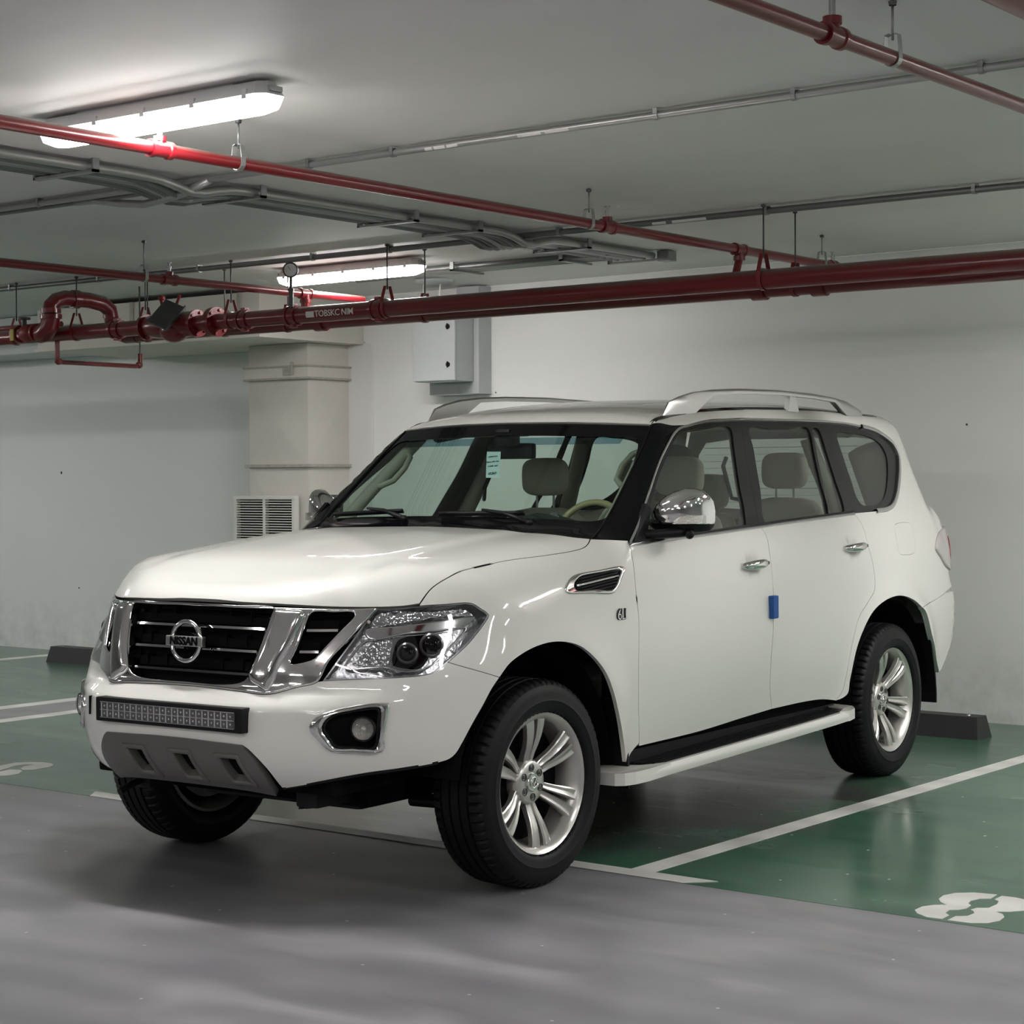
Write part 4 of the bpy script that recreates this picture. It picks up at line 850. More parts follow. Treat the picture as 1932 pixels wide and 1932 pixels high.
def cast(F,o,d,t0,t1,n=60):
    """first root going from t0 to t1 (F>0 at start). o,d (N,3); t0,t1 arrays. returns t, hit"""
    N=len(d);t0=np.broadcast_to(np.asarray(t0,float),(N,)).copy();t1=np.broadcast_to(np.asarray(t1,float),(N,)).copy()
    prev=t0.copy();hit=np.zeros(N,bool);lo=t0.copy();hi=t1.copy();act=np.arange(N)
    for k in range(1,n+1):
        if len(act)==0: break
        t=t0[act]+(t1[act]-t0[act])*k/n
        v=F(o[act]+d[act]*t[:,None])<0
        a=act[v];lo[a]=prev[a];hi[a]=t[v];hit[a]=True
        prev[act]=t;act=act[~v]
    ix=np.nonzero(hit)[0]
    for _ in range(22):
        m=(lo[ix]+hi[ix])/2;v=F(o[ix]+d[ix]*m[:,None])<0
        hi[ix]=np.where(v,m,hi[ix]);lo[ix]=np.where(v,lo[ix],m)
    return (lo+hi)/2,hit

SE = {k: np.array(v, float) for k, v in SEAMS.items()}

def crom(P, step=0.012, closed=False):
    P = np.asarray(P, float); n = len(P)
    if n < 3:
        k = max(2, int(np.linalg.norm(P[1] - P[0]) / step) + 1)
        return P[0] + (P[1] - P[0]) * np.linspace(0, 1, k)[:, None]
    if closed: Q = np.concatenate([P[-1:], P, P[:2]]); m = n
    else: Q = np.concatenate([[2 * P[0] - P[1]], P, [2 * P[-1] - P[-2]]]); m = n - 1
    out = []
    for i in range(m):
        p0, p1, p2, p3 = Q[i:i + 4]
        t = [0.0]
        for a, b in ((p0, p1), (p1, p2), (p2, p3)): t.append(t[-1] + max(np.linalg.norm(b - a), 1e-6) ** 0.5)
        k = max(1, int(np.linalg.norm(p2 - p1) / step))
        for s in np.arange(k) / k:
            x = t[1] + (t[2] - t[1]) * s
            A1 = p0 + (p1 - p0) * (x - t[0]) / (t[1] - t[0]); A2 = p1 + (p2 - p1) * (x - t[1]) / (t[2] - t[1]); A3 = p2 + (p3 - p2) * (x - t[2]) / (t[3] - t[2])
            B1 = A1 + (A2 - A1) * (x - t[0]) / (t[2] - t[0]); B2 = A2 + (A3 - A2) * (x - t[1]) / (t[3] - t[1])
            out.append(B1 + (B2 - B1) * (x - t[1]) / (t[2] - t[1]))
    if not closed: out.append(P[-1])
    return np.array(out)
def seam(n, rev=False, sl=None):
    P = SE[n] if sl is None else SE[n][sl]
    P = crom(P)
    return P[::-1] if rev else P
def join(*segs):
    out = []
    for s in segs:
        for p in np.asarray(s, float):
            if not out or np.linalg.norm(out[-1] - p) > 1e-3: out.append(p)
    if np.linalg.norm(out[0] - out[-1]) < 1e-3: out.pop()
    return np.array(out)
def loop(n): return crom(SE[n], closed=True)
def sym(P):
    """half outline from the centre line round to the centre line -> full closed outline"""
    P = np.array(P, float); P = P[P[:, 0] > 1e-3]
    a = P[0] * [0, 1, 1]; b = P[-1] * [0, 1, 1]
    H = np.concatenate([[a], P, [b]])
    return np.concatenate([H, H[1:-1][::-1] * [-1, 1, 1]])
def mir(P): return np.array(P)[::-1] * [-1, 1, 1]

class DomB:      # capsule about the length axis: u along the car, v angle round it
    zc = .9; y1 = 3.5
    def fwd(s, u, v):
        a = np.maximum(u - s.y1, 0) / .9
        o = np.stack([0 * u, np.minimum(u, s.y1), 0 * u + s.zc], -1)
        return o, np.stack([np.cos(v) * np.cos(a), np.sin(a), np.sin(v) * np.cos(a)], -1)
    def inv(s, p):
        x, y, z = p[:, 0], p[:, 1], p[:, 2] - s.zc
        a = np.arctan2(y - s.y1, np.hypot(x, z))
        return np.where(y <= s.y1, y, s.y1 + .9 * a), np.arctan2(z, x)
class DomFender(DomB): zc = .62
class DomF:      # about a vertical axis inside the nose
    ya = .35
    def fwd(s, u, v): return np.stack([0 * u, 0 * u + s.ya, v], -1), np.stack([np.sin(u), -np.cos(u), 0 * u], -1)
    def inv(s, p): return np.arctan2(p[:, 0], s.ya - p[:, 1]), p[:, 2]
class DomR:      # vertical axis inside the tail
    ya = 3.25
    def fwd(s, u, v): return np.stack([0 * u, 0 * u + s.ya, v], -1), np.stack([np.sin(u), np.cos(u), 0 * u], -1)
    def inv(s, p): return np.arctan2(p[:, 0], p[:, 1] - s.ya), p[:, 2]
class DomH:      # about a lateral axis
    def __init__(s, y, z): s.y, s.z = y, z
    def fwd(s, u, v): return np.stack([u, 0 * u + s.y, 0 * u + s.z], -1), np.stack([0 * u, -np.cos(v), np.sin(v)], -1)
    def inv(s, p): return p[:, 0], np.arctan2(p[:, 2] - s.z, s.y - p[:, 1])
dB, dFe, dF, dR, dH, dW = DomB(), DomFender(), DomF(), DomR(), DomH(1.3, .2), DomH(2.1, .7)

def inpoly(poly, pts):
    x, y = pts[:, 0][:, None], pts[:, 1][:, None]
    x0, y0 = poly[:, 0][None], poly[:, 1][None]; x1, y1 = np.roll(poly[:, 0], -1)[None], np.roll(poly[:, 1], -1)[None]
    c = ((y0 > y) != (y1 > y)) & (x < (x1 - x0) * (y - y0) / (y1 - y0 + 1e-12) + x0)
    return c.sum(1) % 2 == 1
def area(P): return .5 * np.sum(P[:, 0] * np.roll(P[:, 1], -1) - np.roll(P[:, 0], -1) * P[:, 1])
def offset2(P, d):
    """move a closed polygon inward by d (negative = outward)"""
    if area(P) < 0: d = -d
    e = np.roll(P, -1, 0) - P; e /= np.maximum(np.linalg.norm(e, axis=1, keepdims=True), 1e-9)
    n = np.stack([-e[:, 1], e[:, 0]], 1); m = n + np.roll(n, 1, 0)
    m /= np.maximum((m ** 2).sum(1, keepdims=True), .5) / 1.0
    return P + m * d * 1.0 if True else P
def clean(P, e=.0035):
    out = [P[0]]
    for p in P[1:]:
        if np.linalg.norm(p - out[-1]) > e: out.append(p)
    if np.linalg.norm(out[0] - out[-1]) < e: out.pop()
    return np.array(out)

def tri_domain(outer, holes, grid):
    allp = [outer] + holes
    lo, hi = outer.min(0), outer.max(0)
    gx, gy = np.meshgrid(np.arange(lo[0], hi[0], grid), np.arange(lo[1], hi[1], grid * .92))
    gx = gx + (np.arange(gx.shape[0]) % 2)[:, None] * grid * .5
    G = np.stack([gx.ravel(), gy.ravel()], 1)
    ok = inpoly(outer, G)
    for h in holes: ok &= ~inpoly(h, G)
    G = G[ok]; B = np.concatenate(allp)
    if len(G):
        keep = np.ones(len(G), bool)
        for c in range(0, len(G), 800):
            d = ((G[c:c + 800, None] - B[None]) ** 2).sum(-1).min(1); keep[c:c + 800] = d > (.5 * grid) ** 2
        G = G[keep]
    V = np.concatenate([B, G]); E = []; k = 0
    for P in allp:
        n = len(P); E += [(k + i, k + (i + 1) % n) for i in range(n)]; k += n
    vo, eo, fo, ov, oe, of = delaunay_2d_cdt([Vector((float(a), float(b))) for a, b in V], E, [], 0, 1e-6, True)
    vo = np.array([(q.x, q.y) for q in vo]); fo = np.array([f for f in fo if len(f) == 3])
    c = vo[fo].mean(1); ok = inpoly(outer, c)
    for h in holes: ok &= ~inpoly(h, c)
    loops = []; k = 0
    mp = {}
    for i, src in enumerate(ov):
        for s_ in src: mp[s_] = i
    for P in allp:
        loops.append([mp.get(k + i, None) for i in range(len(P))]); k += len(P)
    return vo, fo[ok], loops

def ring_off(P, d, it=2):
    """like offset2 with smoothed directions, for bevel rings"""
    if area(P) < 0: d = -d
    e = np.roll(P, -1, 0) - np.roll(P, 1, 0); e /= np.maximum(np.linalg.norm(e, axis=1, keepdims=True), 1e-9)
    n = np.stack([-e[:, 1], e[:, 0]], 1)
    for _ in range(it): n = n + .5 * (np.roll(n, 1, 0) + np.roll(n, -1, 0)); n /= np.maximum(np.linalg.norm(n, axis=1, keepdims=True), 1e-9)
    Q = P + n * d
    # keep the ring from folding back on itself
    for _ in range(4):
        t0 = np.roll(P, -1, 0) - P; t1 = np.roll(Q, -1, 0) - Q
        bad = (t0 * t1).sum(1) < 0
        if not bad.any(): break
        bb = bad | np.roll(bad, 1)
        Q = np.where(bb[:, None], (np.roll(Q, 1, 0) + Q + np.roll(Q, -1, 0)) / 3, Q)
    return Q

def panel(name, dom, outer, m, parent, holes=(), off=0.0, depth=0.012, grid=.035, inset=0.002, dome=None, both=True, F=None, label=None, hinset=None):
    """trimmed sheet lying on the body surface; off = distance proud of it; depth = turned-in edge; dome=(height, width) rolls its edges up to that height"""
    F = F or U
    def to2(P, d):
        u, v = dom.inv(np.asarray(P, float)); Q = clean(np.stack([u, v], 1))
        return offset2(Q, d) if d else Q
    O = to2(outer, inset); Hs = [to2(h, -(inset if hinset is None else hinset)) for h in holes]
    if dome:
        K = 4; hgt, wid = dome
        rings = [[(ring_off(P, sgn * wid * (1 - math.cos(math.pi / 2 * k / K))), hgt * math.sin(math.pi / 2 * k / K), math.pi / 2 * (1 - k / K)) for k in range(K + 1)] for P, sgn in [(O, 1)] + [(h, -1) for h in Hs]]
        Oi, Hi = rings[0][-1][0], [r[-1][0] for r in rings[1:]]
    else: Oi, Hi = O, Hs
    def place(v2):
        o, d = dom.fwd(v2[:, 0], v2[:, 1]); t, hit = cast(F, o, d, 2.4, .05, 40)
        p = o + d * t[:, None]; return p, grad(F, p)
    def sideways(q, nn, P2, is_outer):
        tg = np.roll(q, -1, 0) - np.roll(q, 1, 0); sd = np.cross(tg, nn); sd /= np.maximum(np.linalg.norm(sd, axis=1, keepdims=True), 1e-9)
        u2, w2 = dom.inv(q + sd * .004); ins = inpoly(P2, np.stack([u2, w2], 1)).mean() > .5
        return sd if (not ins) == is_outer else -sd
    v2, tris, loops = tri_domain(Oi, Hi, grid)
    p, n = place(v2)
    P = p + n * (off + (dome[0] if dome else 0))
    a, b, c = P[tris[:, 0]], P[tris[:, 1]], P[tris[:, 2]]
    fl = (np.cross(b - a, c - a) * n[tris[:, 0]]).sum(1) < 0
    tris[fl] = tris[fl][:, ::-1]
    V = [P]; N = [n]; Fc = [list(map(int, f)) for f in tris]; k0 = len(P)
    def wall(q0, q1, sd, k, up=None):   # quads between two same-length closed rows starting at index k and k+len
        m_ = len(q0)
        for i in range(m_):
            j = (i + 1) % m_; f = [k + i, k + j, k + m_ + j, k + m_ + i]
            nv = np.cross(q0[j] - q0[i], q1[i] - q0[i])
            ref = sd[i] if up is None else up[i]
            if nv.dot(ref) < 0: f = f[::-1]
            Fc.append(f)
    if dome:
        for li, R_ in enumerate(rings):
            rows_ = []
            for P2, h_, be in R_:
                q, nn = place(P2); sd = sideways(q, nn, P2, li == 0)
                rows_.append((q + nn * (off + h_), nn * math.cos(be * .92) + sd * math.sin(be * .92), nn, sd))
            for r_ in range(K):
                A_, B_ = rows_[r_], rows_[r_ + 1]
                V += [A_[0], B_[0]]; N += [A_[1], B_[1]]
                wall(A_[0], B_[0], None, k0, up=A_[1] + B_[1]); k0 += 2 * len(A_[0])
            if depth:
                q, _, nn, sd = rows_[0]
                V += [q, q - nn * depth]; N += [sd, sd]; wall(q, q - nn * depth, sd, k0); k0 += 2 * len(q)
    elif depth:
        for li, L in enumerate(loops):
            L = [i for i in L if i is not None]; m_ = len(L)
            if m_ < 3: continue
            q = P[L]; nn = n[L]; sd = sideways(q, nn, v2[L], li == 0)
            V += [q, q - nn * depth]; N += [sd, sd]; wall(q, q - nn * depth, sd, k0); k0 += 2 * m_
    V = np.concatenate(V); N = np.concatenate(N)
    objs = []
    for sgn in ((1, -1) if both else (1,)):
        me = bpy.data.meshes.new(name)
        VV = V * [sgn, 1, 1]; FF = Fc if sgn == 1 else [f[::-1] for f in Fc]
        me.from_pydata(VV.tolist(), [], FF)
        me.materials.append(m)
        me.polygons.foreach_set('use_smooth', [True] * len(me.polygons))
        me.normals_split_custom_set_from_vertices((N * [sgn, 1, 1]).tolist())
        me.update()
        ob = link(name, me, parent)
        if label: ob['label'] = label
        objs.append(ob)
    return objs

def strip3(P, w, axis=2):
    """thin closed outline round a 3-D polyline: +-w along an axis"""
    P = crom(P, .01); d = np.zeros(3); d[axis] = w
    return np.concatenate([P - d, (P + d)[::-1]])
def onside(y, z, x0=1.6):
    P = np.array([[x0, a, b] for a, b in zip(np.atleast_1d(y), np.atleast_1d(z))], float); d = np.tile([-1., 0, 0], (len(P), 1))
    t, h = cast(U, P, d, 0, 1.5, 60); return P + d * t[:, None]
def ontop(x, y):
    P = np.array([[a, b, 2.6] for a, b in zip(np.atleast_1d(x), np.atleast_1d(y))], float); d = np.tile([0, 0, -1.], (len(P), 1))
    t, h = cast(U, P, d, 0, 2.3, 80); return P + d * t[:, None]
def onrear(x, z):
    P = np.array([[a, 5.2, b] for a, b in zip(np.atleast_1d(x), np.atleast_1d(z))], float); d = np.tile([0, -1., 0], (len(P), 1))
    t, h = cast(U, P, d, 0, 2.5, 80); return P + d * t[:, None]
def onfront(x, z):
    P = np.array([[a, -2, b] for a, b in zip(np.atleast_1d(x), np.atleast_1d(z))], float); d = np.tile([0, 1., 0], (len(P), 1))
    t, h = cast(U, P, d, 0, 4.5, 160); return P + d * t[:, None]

# ------------------------------------------------------------------ the car
CAR_YAW = math.radians(3.1775)
car = empty('car', (-5.321, 5.768, 0.0), CAR_YAW)
tag(car, 'white four-wheel-drive estate car with chrome grille parked in the green bay', 'car')
PNT = M['paint']

# hood
hood = panel('hood', dH, sym(join(seam('hood_lip'), seam('hood_side'), seam('cowl'))), PNT, car, both=False, grid=.04, depth=.02, inset=.0042)[0]
# front wings
hs = seam('head_top'); hs_out = hs[hs[:, 1] > SE['hood_lip'][-1][1] - .004]
fender_o = join(seam('hood_side'), seam('fend_top', True), seam('door_f_seam', True), seam('fend_low', True), seam('arch_f_top', True), seam('bump_fend', True), seam('head_out', True), hs_out[::-1])
fl_, fr_ = panel('front_wing', dFe, fender_o, PNT, car, grid=.035, depth=.018, inset=.0028)
# doors
def door(nm, o):
    return panel(nm, dB, o, PNT, car, grid=.04, depth=.03, inset=.0032)
fd = door('front_door', join(seam('door_f_seam'), seam('belt_f'), seam('door_b_seam'), seam('door_bot_f', True)))
rd = door('rear_door', join(seam('door_b_seam', True), seam('belt_r'), seam('door_r_seam'), seam('door_bot_r', True)))
# body side: rail above the windows, rear pillar, quarter, rear corner
ditch_y = np.array([1.33, 1.45, 1.7, 2.1, 2.6, 3.1, 3.5, 3.75])
ditch = ontop(np.array([.672, .668, .662, .656, .652, .648, .642, .636]), ditch_y)
rear_edge = np.concatenate([ontop([.63], [3.9]), onrear([.64, .68, .72, .755, .775, .785], [1.84, 1.74, 1.60, 1.45, 1.32, 1.2]), onrear([.79, .80], [1.05, .935])])
bump_top_r = np.concatenate([seam('rb_seam'), onrear([.87, .83, .80], [.918, .93, .935])])
fuel = loop('fuel')
side_o = join(crom(np.concatenate([SE['ws_side'][-1:], ditch])), crom(rear_edge), bump_top_r[::-1], seam('arch_r', True), seam('door_r_seam', True), seam('dlo_rear', True), seam('dlo_top3', True), seam('dlo_top2', True), seam('dlo_top1', True), seam('roof_front_c', True))
quarter = panel('body_side', dB, side_o, PNT, car, holes=[fuel], grid=.04, depth=.02, hinset=.0015)
panel('fuel_flap', dB, fuel, PNT, car, grid=.04, depth=.012, inset=.0015, both=False)
# roof
roof_o = sym(join(seam('ws_top', True), crom(np.concatenate([SE['ws_side'][-1:] , ditch])), crom(ontop([.63, .5, .3, .1, .01], [3.9, 3.985, 4.02, 4.035, 4.04]))))
sun_o = sym(np.concatenate([ontop([.01, .2, .36, .40, .41, .41, .40, .36, .2, .01], [1.60, 1.605, 1.62, 1.66, 1.75, 2.15, 2.26, 2.30, 2.31, 2.315])]))
roof = panel('roof', dB, roof_o, PNT, car, holes=[sun_o], both=False, grid=.045, depth=.015, inset=.006, hinset=.003)[0]
panel('sunroof', dB, sun_o, M['black_gloss'], roof, both=False, grid=.06, depth=.01)
# tail
tg = panel('tailgate', dR, sym(np.concatenate([onrear([.01, .4, .63, .67, .715, .745, .77, .78, .785], [1.845, 1.845, 1.83, 1.74, 1.60, 1.45, 1.32, 1.2, 1.05]), onrear([.785, .4, .01], [.94, .945, .945])])), PNT, car,
      holes=[sym(onrear([.01, .4, .56, .61, .66, .67, .62, .3, .01], [1.77, 1.77, 1.75, 1.68, 1.46, 1.40, 1.37, 1.36, 1.36]))], both=False, grid=.05, inset=.003)[0]
panel('rear_window', dR, sym(onrear([.01, .4, .56, .61, .66, .67, .62, .3, .01], [1.77, 1.77, 1.75, 1.68, 1.46, 1.40, 1.37, 1.36, 1.36])), M['side_glass'], tg, both=False, grid=.08, depth=0, off=-.004)
ml = []
for k in range(9): ml.append(np.array([[x, 0, 1.40 + k * .04] for x in np.linspace(-.58, .58, 25)]))
mb = MB()
for L_ in ml:
    q = onrear(L_[:, 0], L_[:, 2]); mb.tube(q - [0, .009, 0], .0016, 5)
mb.build('heater_wires', M['trim_beige'], tg)['kind'] = 'stuff'
rear_b = sym(np.concatenate([onrear([.01, .4, .80], [.935, .935, .93]), bump_top_r[::-1], seam('arch_r2'), onside([3.96], [.47]), onrear([.85, .6, .3, .01], [.46, .45, .45, .45])]))
panel('rear_bumper', dR, rear_b, PNT, car, both=False, grid=.045, depth=.03, off=.003)
tl_o = np.concatenate([SE['tail'][[0, 1, 2, 3, 4]], onrear([.90, .80, .76, .75, .78], [1.02, 1.05, 1.1, 1.22, 1.27])])
tls = panel('tail_lamp', dR, crom(tl_o, closed=True), M['white_lens'], car, grid=.03, depth=.02, off=.004, dome=(.010, .012))
for o_, s in zip(tls, (1, -1)):
    q = onrear([.905, .90, .85, .82, .84], [1.08, 1.2, 1.21, 1.15, 1.08]) 
    panel('red_lens', dR, crom(q, closed=True), M['red_lens'], o_, grid=.03, depth=.004, off=.018, both=False)
    if s < 0:
        ob = o_.children[0]; ob.scale = (-1, 1, 1)

# A-pillar cover, window surrounds, chrome line, glass
fe_top = seam('fend_top', True)
apil = join(seam('ws_side'), seam('roof_front_c'), seam('dlo_a', True), seam('fend_top'))
panel('front_pillar_cover', dB, apil, M['black_gloss'], car, grid=.035, depth=.02, inset=.001)
fs = panel('window_surround', dB, join(seam('dlo_a'), seam('dlo_top1'), seam('b_up'), seam('belt_f', True)), M['frame_dark'], car, holes=[loop('win_f')], grid=.04, depth=.022, inset=.0015, off=-.002)
rs = panel('window_surround', dB, join(seam('b_up', True), seam('dlo_top2'), seam('c_up'), seam('belt_r', True)), M['frame_dark'], car, holes=[loop('win_r'), loop('win_v')], grid=.04, depth=.022, inset=.0015, off=-.002)
qs = panel('quarter_window_border', dB, join(seam('c_up', True), seam('dlo_top3'), seam('dlo_rear')), M['frame_dark'], car, holes=[loop('win_q')], grid=.04, depth=.006, inset=.002, off=-.003)
def panes(nm, lp, par):
    a = panel(nm, dB, lp, M['side_glass'], par[0], grid=.06, depth=0, off=-.009, inset=-.004, both=False)[0]
    b = panel(nm, dB, lp, M['side_glass'], par[1], grid=.06, depth=0, off=-.009, inset=-.004, both=False)[0]
    b.scale = (-1, 1, 1)
panes('window_pane', loop('win_f'), fs); panes('window_pane', loop('win_r'), rs); panes('window_pane', loop('win_v'), rs); panes('window_pane', loop('win_q'), qs)
# chrome divider posts on the B pillar gap
def band(nm, P, w, m, off=.004, ax=2, depth=.008, both=True, dom=dB, inward=None):
    """ribbon of width w lying along a 3-D seam; inward = direction (unit) of its other edge"""
    P = crom(P, .012); n = grad(U, P); t = np.gradient(P, axis=0); s = np.cross(t, n); s /= np.linalg.norm(s, axis=1, keepdims=True)
    q0 = P - s * w / 2; q1 = P + s * w / 2
    V = []; k = len(P); off_ = n * off; dep = n * (off - depth)
    rows_ = [q0 + dep - off_ + off_ * 0 - n * 0, q0 + off_, P + off_ * 1.35, q1 + off_, q1 + n * (off - depth)]
    rows_[0] = q0 + n * (off - depth)
    V = np.concatenate(rows_); f = []
    for r_ in range(4):
        for i in range(k - 1): f.append((r_ * k + i, r_ * k + i + 1, (r_ + 1) * k + i + 1, (r_ + 1) * k + i))
    a = mk(nm, V, f, m, car, angle=50)
    out = [a]
    if both: out.append(mk(nm, V * [-1, 1, 1], [g_[::-1] for g_ in f], m, car, angle=50))
    return out
dlo = np.concatenate([SE['dlo_a'], SE['dlo_top1'][1:], SE['dlo_top2'][1:], SE['dlo_top3'][1:]])
band('window_chrome', dlo, .010, M['chrome'])
band('window_chrome', SE['dlo_rear'][:-1], .022, M['satin_silver'], off=.009, depth=.012)
band('belt_chrome', SE['belt_f'] - [0, 0, .004], .014, M['belt'], off=.006); band('belt_chrome', SE['belt_r'] - [0, 0, .004], .014, M['belt'], off=.006)
band('belt_rubber', SE['belt_f'] + [-.004, 0, .009], .008, M['black'], off=.004); band('belt_rubber', SE['belt_r'] + [-.004, 0, .009], .008, M['black'], off=.004)
for nm_ in ('hood_side', 'door_f_seam', 'door_b_seam', 'door_r_seam', 'bump_fend', 'rb_seam', 'fuel'):
    P_ = SE[nm_] if nm_ != 'fuel' else np.concatenate([SE[nm_], SE[nm_][:1]])
    band('gap_shade', P_, .009, M['void'], off=-.0012, depth=.001)  # flush black ribbon paints the shade inside each panel gap
band('roof_ditch', np.concatenate([SE['ws_side'][-1:] * [.995, 1, 1.0], ditch]), .022, M['black_gloss'], off=.001)
band('windscreen_chrome', np.concatenate([SE['ws_top'][SE['ws_top'][:, 0] > 0], mir(SE['ws_top'][SE['ws_top'][:, 0] > 0])]), .010, M['satin_silver'], both=False, off=.003)
band('pillar_seam_strip', SE['ws_side'] + [.004, 0, 0], .006, M['frame_dark'], off=.003)

# windscreen and its black printed border
wso = sym(join(seam('cowl', True), seam('ws_side'), seam('ws_top')))
ws = panel('windscreen', dW, wso, M['ws_glass'], car, both=False, grid=.06, depth=0, off=-.004, inset=.001)[0]
panel('black_border', dW, wso, M['black_gloss'], ws, holes=[sym(np.concatenate([crom(SE['ws_clear'])]))], both=False, grid=.06, depth=0, off=-.001, inset=.001)
M['band_tint'] = glass('blue_shade_band', (0.35, 0.50, 0.62), 0.3)
wc = crom(SE['ws_clear']); ztop = wc[:, 2].max()
bt = sym(np.concatenate([onfront([.01, .25, .45, .60], [1.735] * 4), onfront([.60, .45, .25, .01], [1.700] * 4)]))
panel('shade_band', dW, bt, M['band_tint'], ws, both=False, grid=.06, depth=0, off=-.006)

# ---------------- front bumper
gro = seam('gr_out'); gr_low = gro[gro[:, 1] < SE['gr_out'][4][1] + .001][::-1]
bump = sym(join(gr_low, seam('head_low', True), seam('bump_fend'), seam('bump_arch'), seam('bump_bot'), seam('skid_side'), seam('skid_top')))
fog = loop('fog_out')
bmp = panel('front_bumper', dF, bump, PNT, car, holes=[fog, mir(fog)], both=False, grid=.03, depth=.025, inset=.002, hinset=-.004)[0]
band('lower_lip', SE['bump_bot'], .012, M['black'], off=.001, depth=.03)
# skid plate with three upright slots
skh = sym(join(seam('skid_top', True), seam('skid_side2', True), seam('skid_bot')))
def slot(x0, x1, lean):
    a = np.linspace(0, 1, 7)
    return np.concatenate([onfront(x0 + (x1 - x0) * a, [.562] * 7), onfront(x1 + lean * a[1:], .562 - .082 * a[1:]), onfront(x1 + lean + (x0 - x1) * a[1:], [.480] * 6), onfront(x0 + lean - lean * a[1:-1], .480 + .082 * a[1:-1])])
sl = [slot(.236, .308, .026), slot(.010, .082, .026), slot(-.222, -.150, .026)]
sk = panel('skid_plate', dF, skh, M['skid'], car, holes=sl, both=False, grid=.025, depth=.03, off=.008, inset=-.002)[0]
panel('slot_backing', dF, sym(onfront([.01, .15, .30, .30, .15, .01], [.585, .585, .585, .46, .46, .46])), M['void'], sk, both=False, grid=.05, depth=0, off=-.02)
for s_ in sl:
    c = s_.mean(0); big = c + (s_ - c) * [1.55, 1, 1.42]
    panel('slot_rim', dF, big, M['skid'], sk, holes=[s_], both=False, grid=.02, depth=.012, off=.008, dome=(.007, .008), inset=0)
# light bar
lbx = .365
lb_ = empty('light_bar', (0, 0, 0)); lb_.parent = car
MB().box((-lbx, -1.031, .655), (lbx, -.94, .745), .008).build('housing', M['black'], lb_)
hb = lb_.children[0]
MB().box((-.335, -1.034, .672), (.335, -1.029, .728)).build('reflector_tray', M['lamp_grey'], lb_)
led = None
m = MB()
def ledcup(z, h):
    return MB().add([(-.0135, 0, -h), (.0135, 0, -h), (.0135, 0, h), (-.0135, 0, h), (-.006, .012, -h * .4), (.006, .012, -h * .4), (.006, .012, h * .4), (-.006, .012, h * .4), (-.0145, -.002, -h - .001), (.0145, -.002, -h - .001), (.0145, -.002, h + .001), (-.0145, -.002, h + .001)],
        [(4, 5, 6, 7), (0, 1, 5, 4), (1, 2, 6, 5), (2, 3, 7, 6), (3, 0, 4, 7), (8, 9, 1, 0), (9, 10, 2, 1), (10, 11, 3, 2), (11, 8, 0, 3)]).ell((0, .004, 0), (.005, .005, .005), n=8, m=5)
proto = ledcup(0, .0115).build('led_lamp', M['chrome'], lb_)
first = True
for row, z in enumerate((.714, .686)):
    for k in range(22):
        o_ = proto if first else proto.copy()
        if not first: col.objects.link(o_)
        first = False
        o_.location = (-.315 + k * .03, -1.0355, z)
MB().box((-.335, -1.0375, .6985), (.335, -1.033, .7015)).box((-.335, -1.0375, .670), (.335, -1.033, .6725)).box((-.335, -1.0375, .7275), (.335, -1.033, .730)).build('divider', M['led_glass'], lb_)

# fog lamps
for s in (1, -1):
    fo = fog if s == 1 else mir(fog); fi = loop('fog_in'); fi = fi if s == 1 else mir(fi)
    bz = panel('fog_lamp_bezel', dF, fo, M['chrome'], car, holes=[fi], both=False, grid=.02, depth=.03, off=.002, dome=(.010, .013), inset=0)[0]
    panel('recess', dF, fo, M['void'], bz, both=False, grid=.04, depth=.0, off=-.035)
    panel('recess_ring', dF, fi, M['black'], bz, both=False, grid=.04, depth=.05, off=-.002, holes=[fi.mean(0) + (fi - fi.mean(0)) * .93], inset=0)
    c = np.array([.708 * s, -.775, .670]); nn = Vector((.42 * s, -.9, 0)).normalized()
    MB().lathe([(-.05, .0005), (-.03, .04), (0, .046), (.012, .044), (.012, .040)], c, nn, 28).build('lamp_body', M['black'], bz, angle=40)
    MB().lathe([(.008, .040), (.02, .030), (.026, .015), (.028, .0005)], c, nn, 28).build('lens', M['lens'], bz, smooth=True)
    MB().lathe([(.009, .039), (-.005, .03), (-.02, .012), (-.02, .0005)], c, nn, 28).ell(c + np.array(nn) * -.005, (.012, .012, .012)).build('reflector', M['led_glass'], bz, smooth=True)
    for q in (.0,):
        sl_ = onfront([(.455 if s > 0 else -.44)], [.725])[0]
    MB().box((s * .470 - .002, -.965, .665), (s * .470 + .002, -.93, .735), .001).build('bumper_slit', M['void'], bmp) if s < 0 else None

# ---------------- grille
gtop = seam('gr_top'); gout = seam('gr_out')
g_outer = sym(join(gtop, gout)); g_open = sym(crom(SE['gr_open'])); g_side = loop('gr_side')
gf = panel('grille_frame', dF, g_outer, M['chrome'], car, holes=[g_open, g_side, mir(g_side)], both=False, grid=.02, depth=.055, off=.002, dome=(.007, .007), inset=.001, hinset=0)[0]
panel('mesh_backing', dF, g_outer, M['void'], gf, both=False, grid=.06, depth=0, off=-.065, inset=.006)
vl = crom(SE['v_leg'], closed=True)
for o_, q in ((gf, vl), (gf, mir(vl))):
    panel('grille_leg', dF, q, M['chrome'], o_, both=False, grid=.018, depth=.02, off=.006, dome=(.020, .026), inset=.002)
def slat(P, w, m, off, depth, both=False, nm='grille_slat'):
    panel(nm, dF, strip3(P, w), m, gf, both=False, grid=.02, depth=depth, off=off, inset=0)
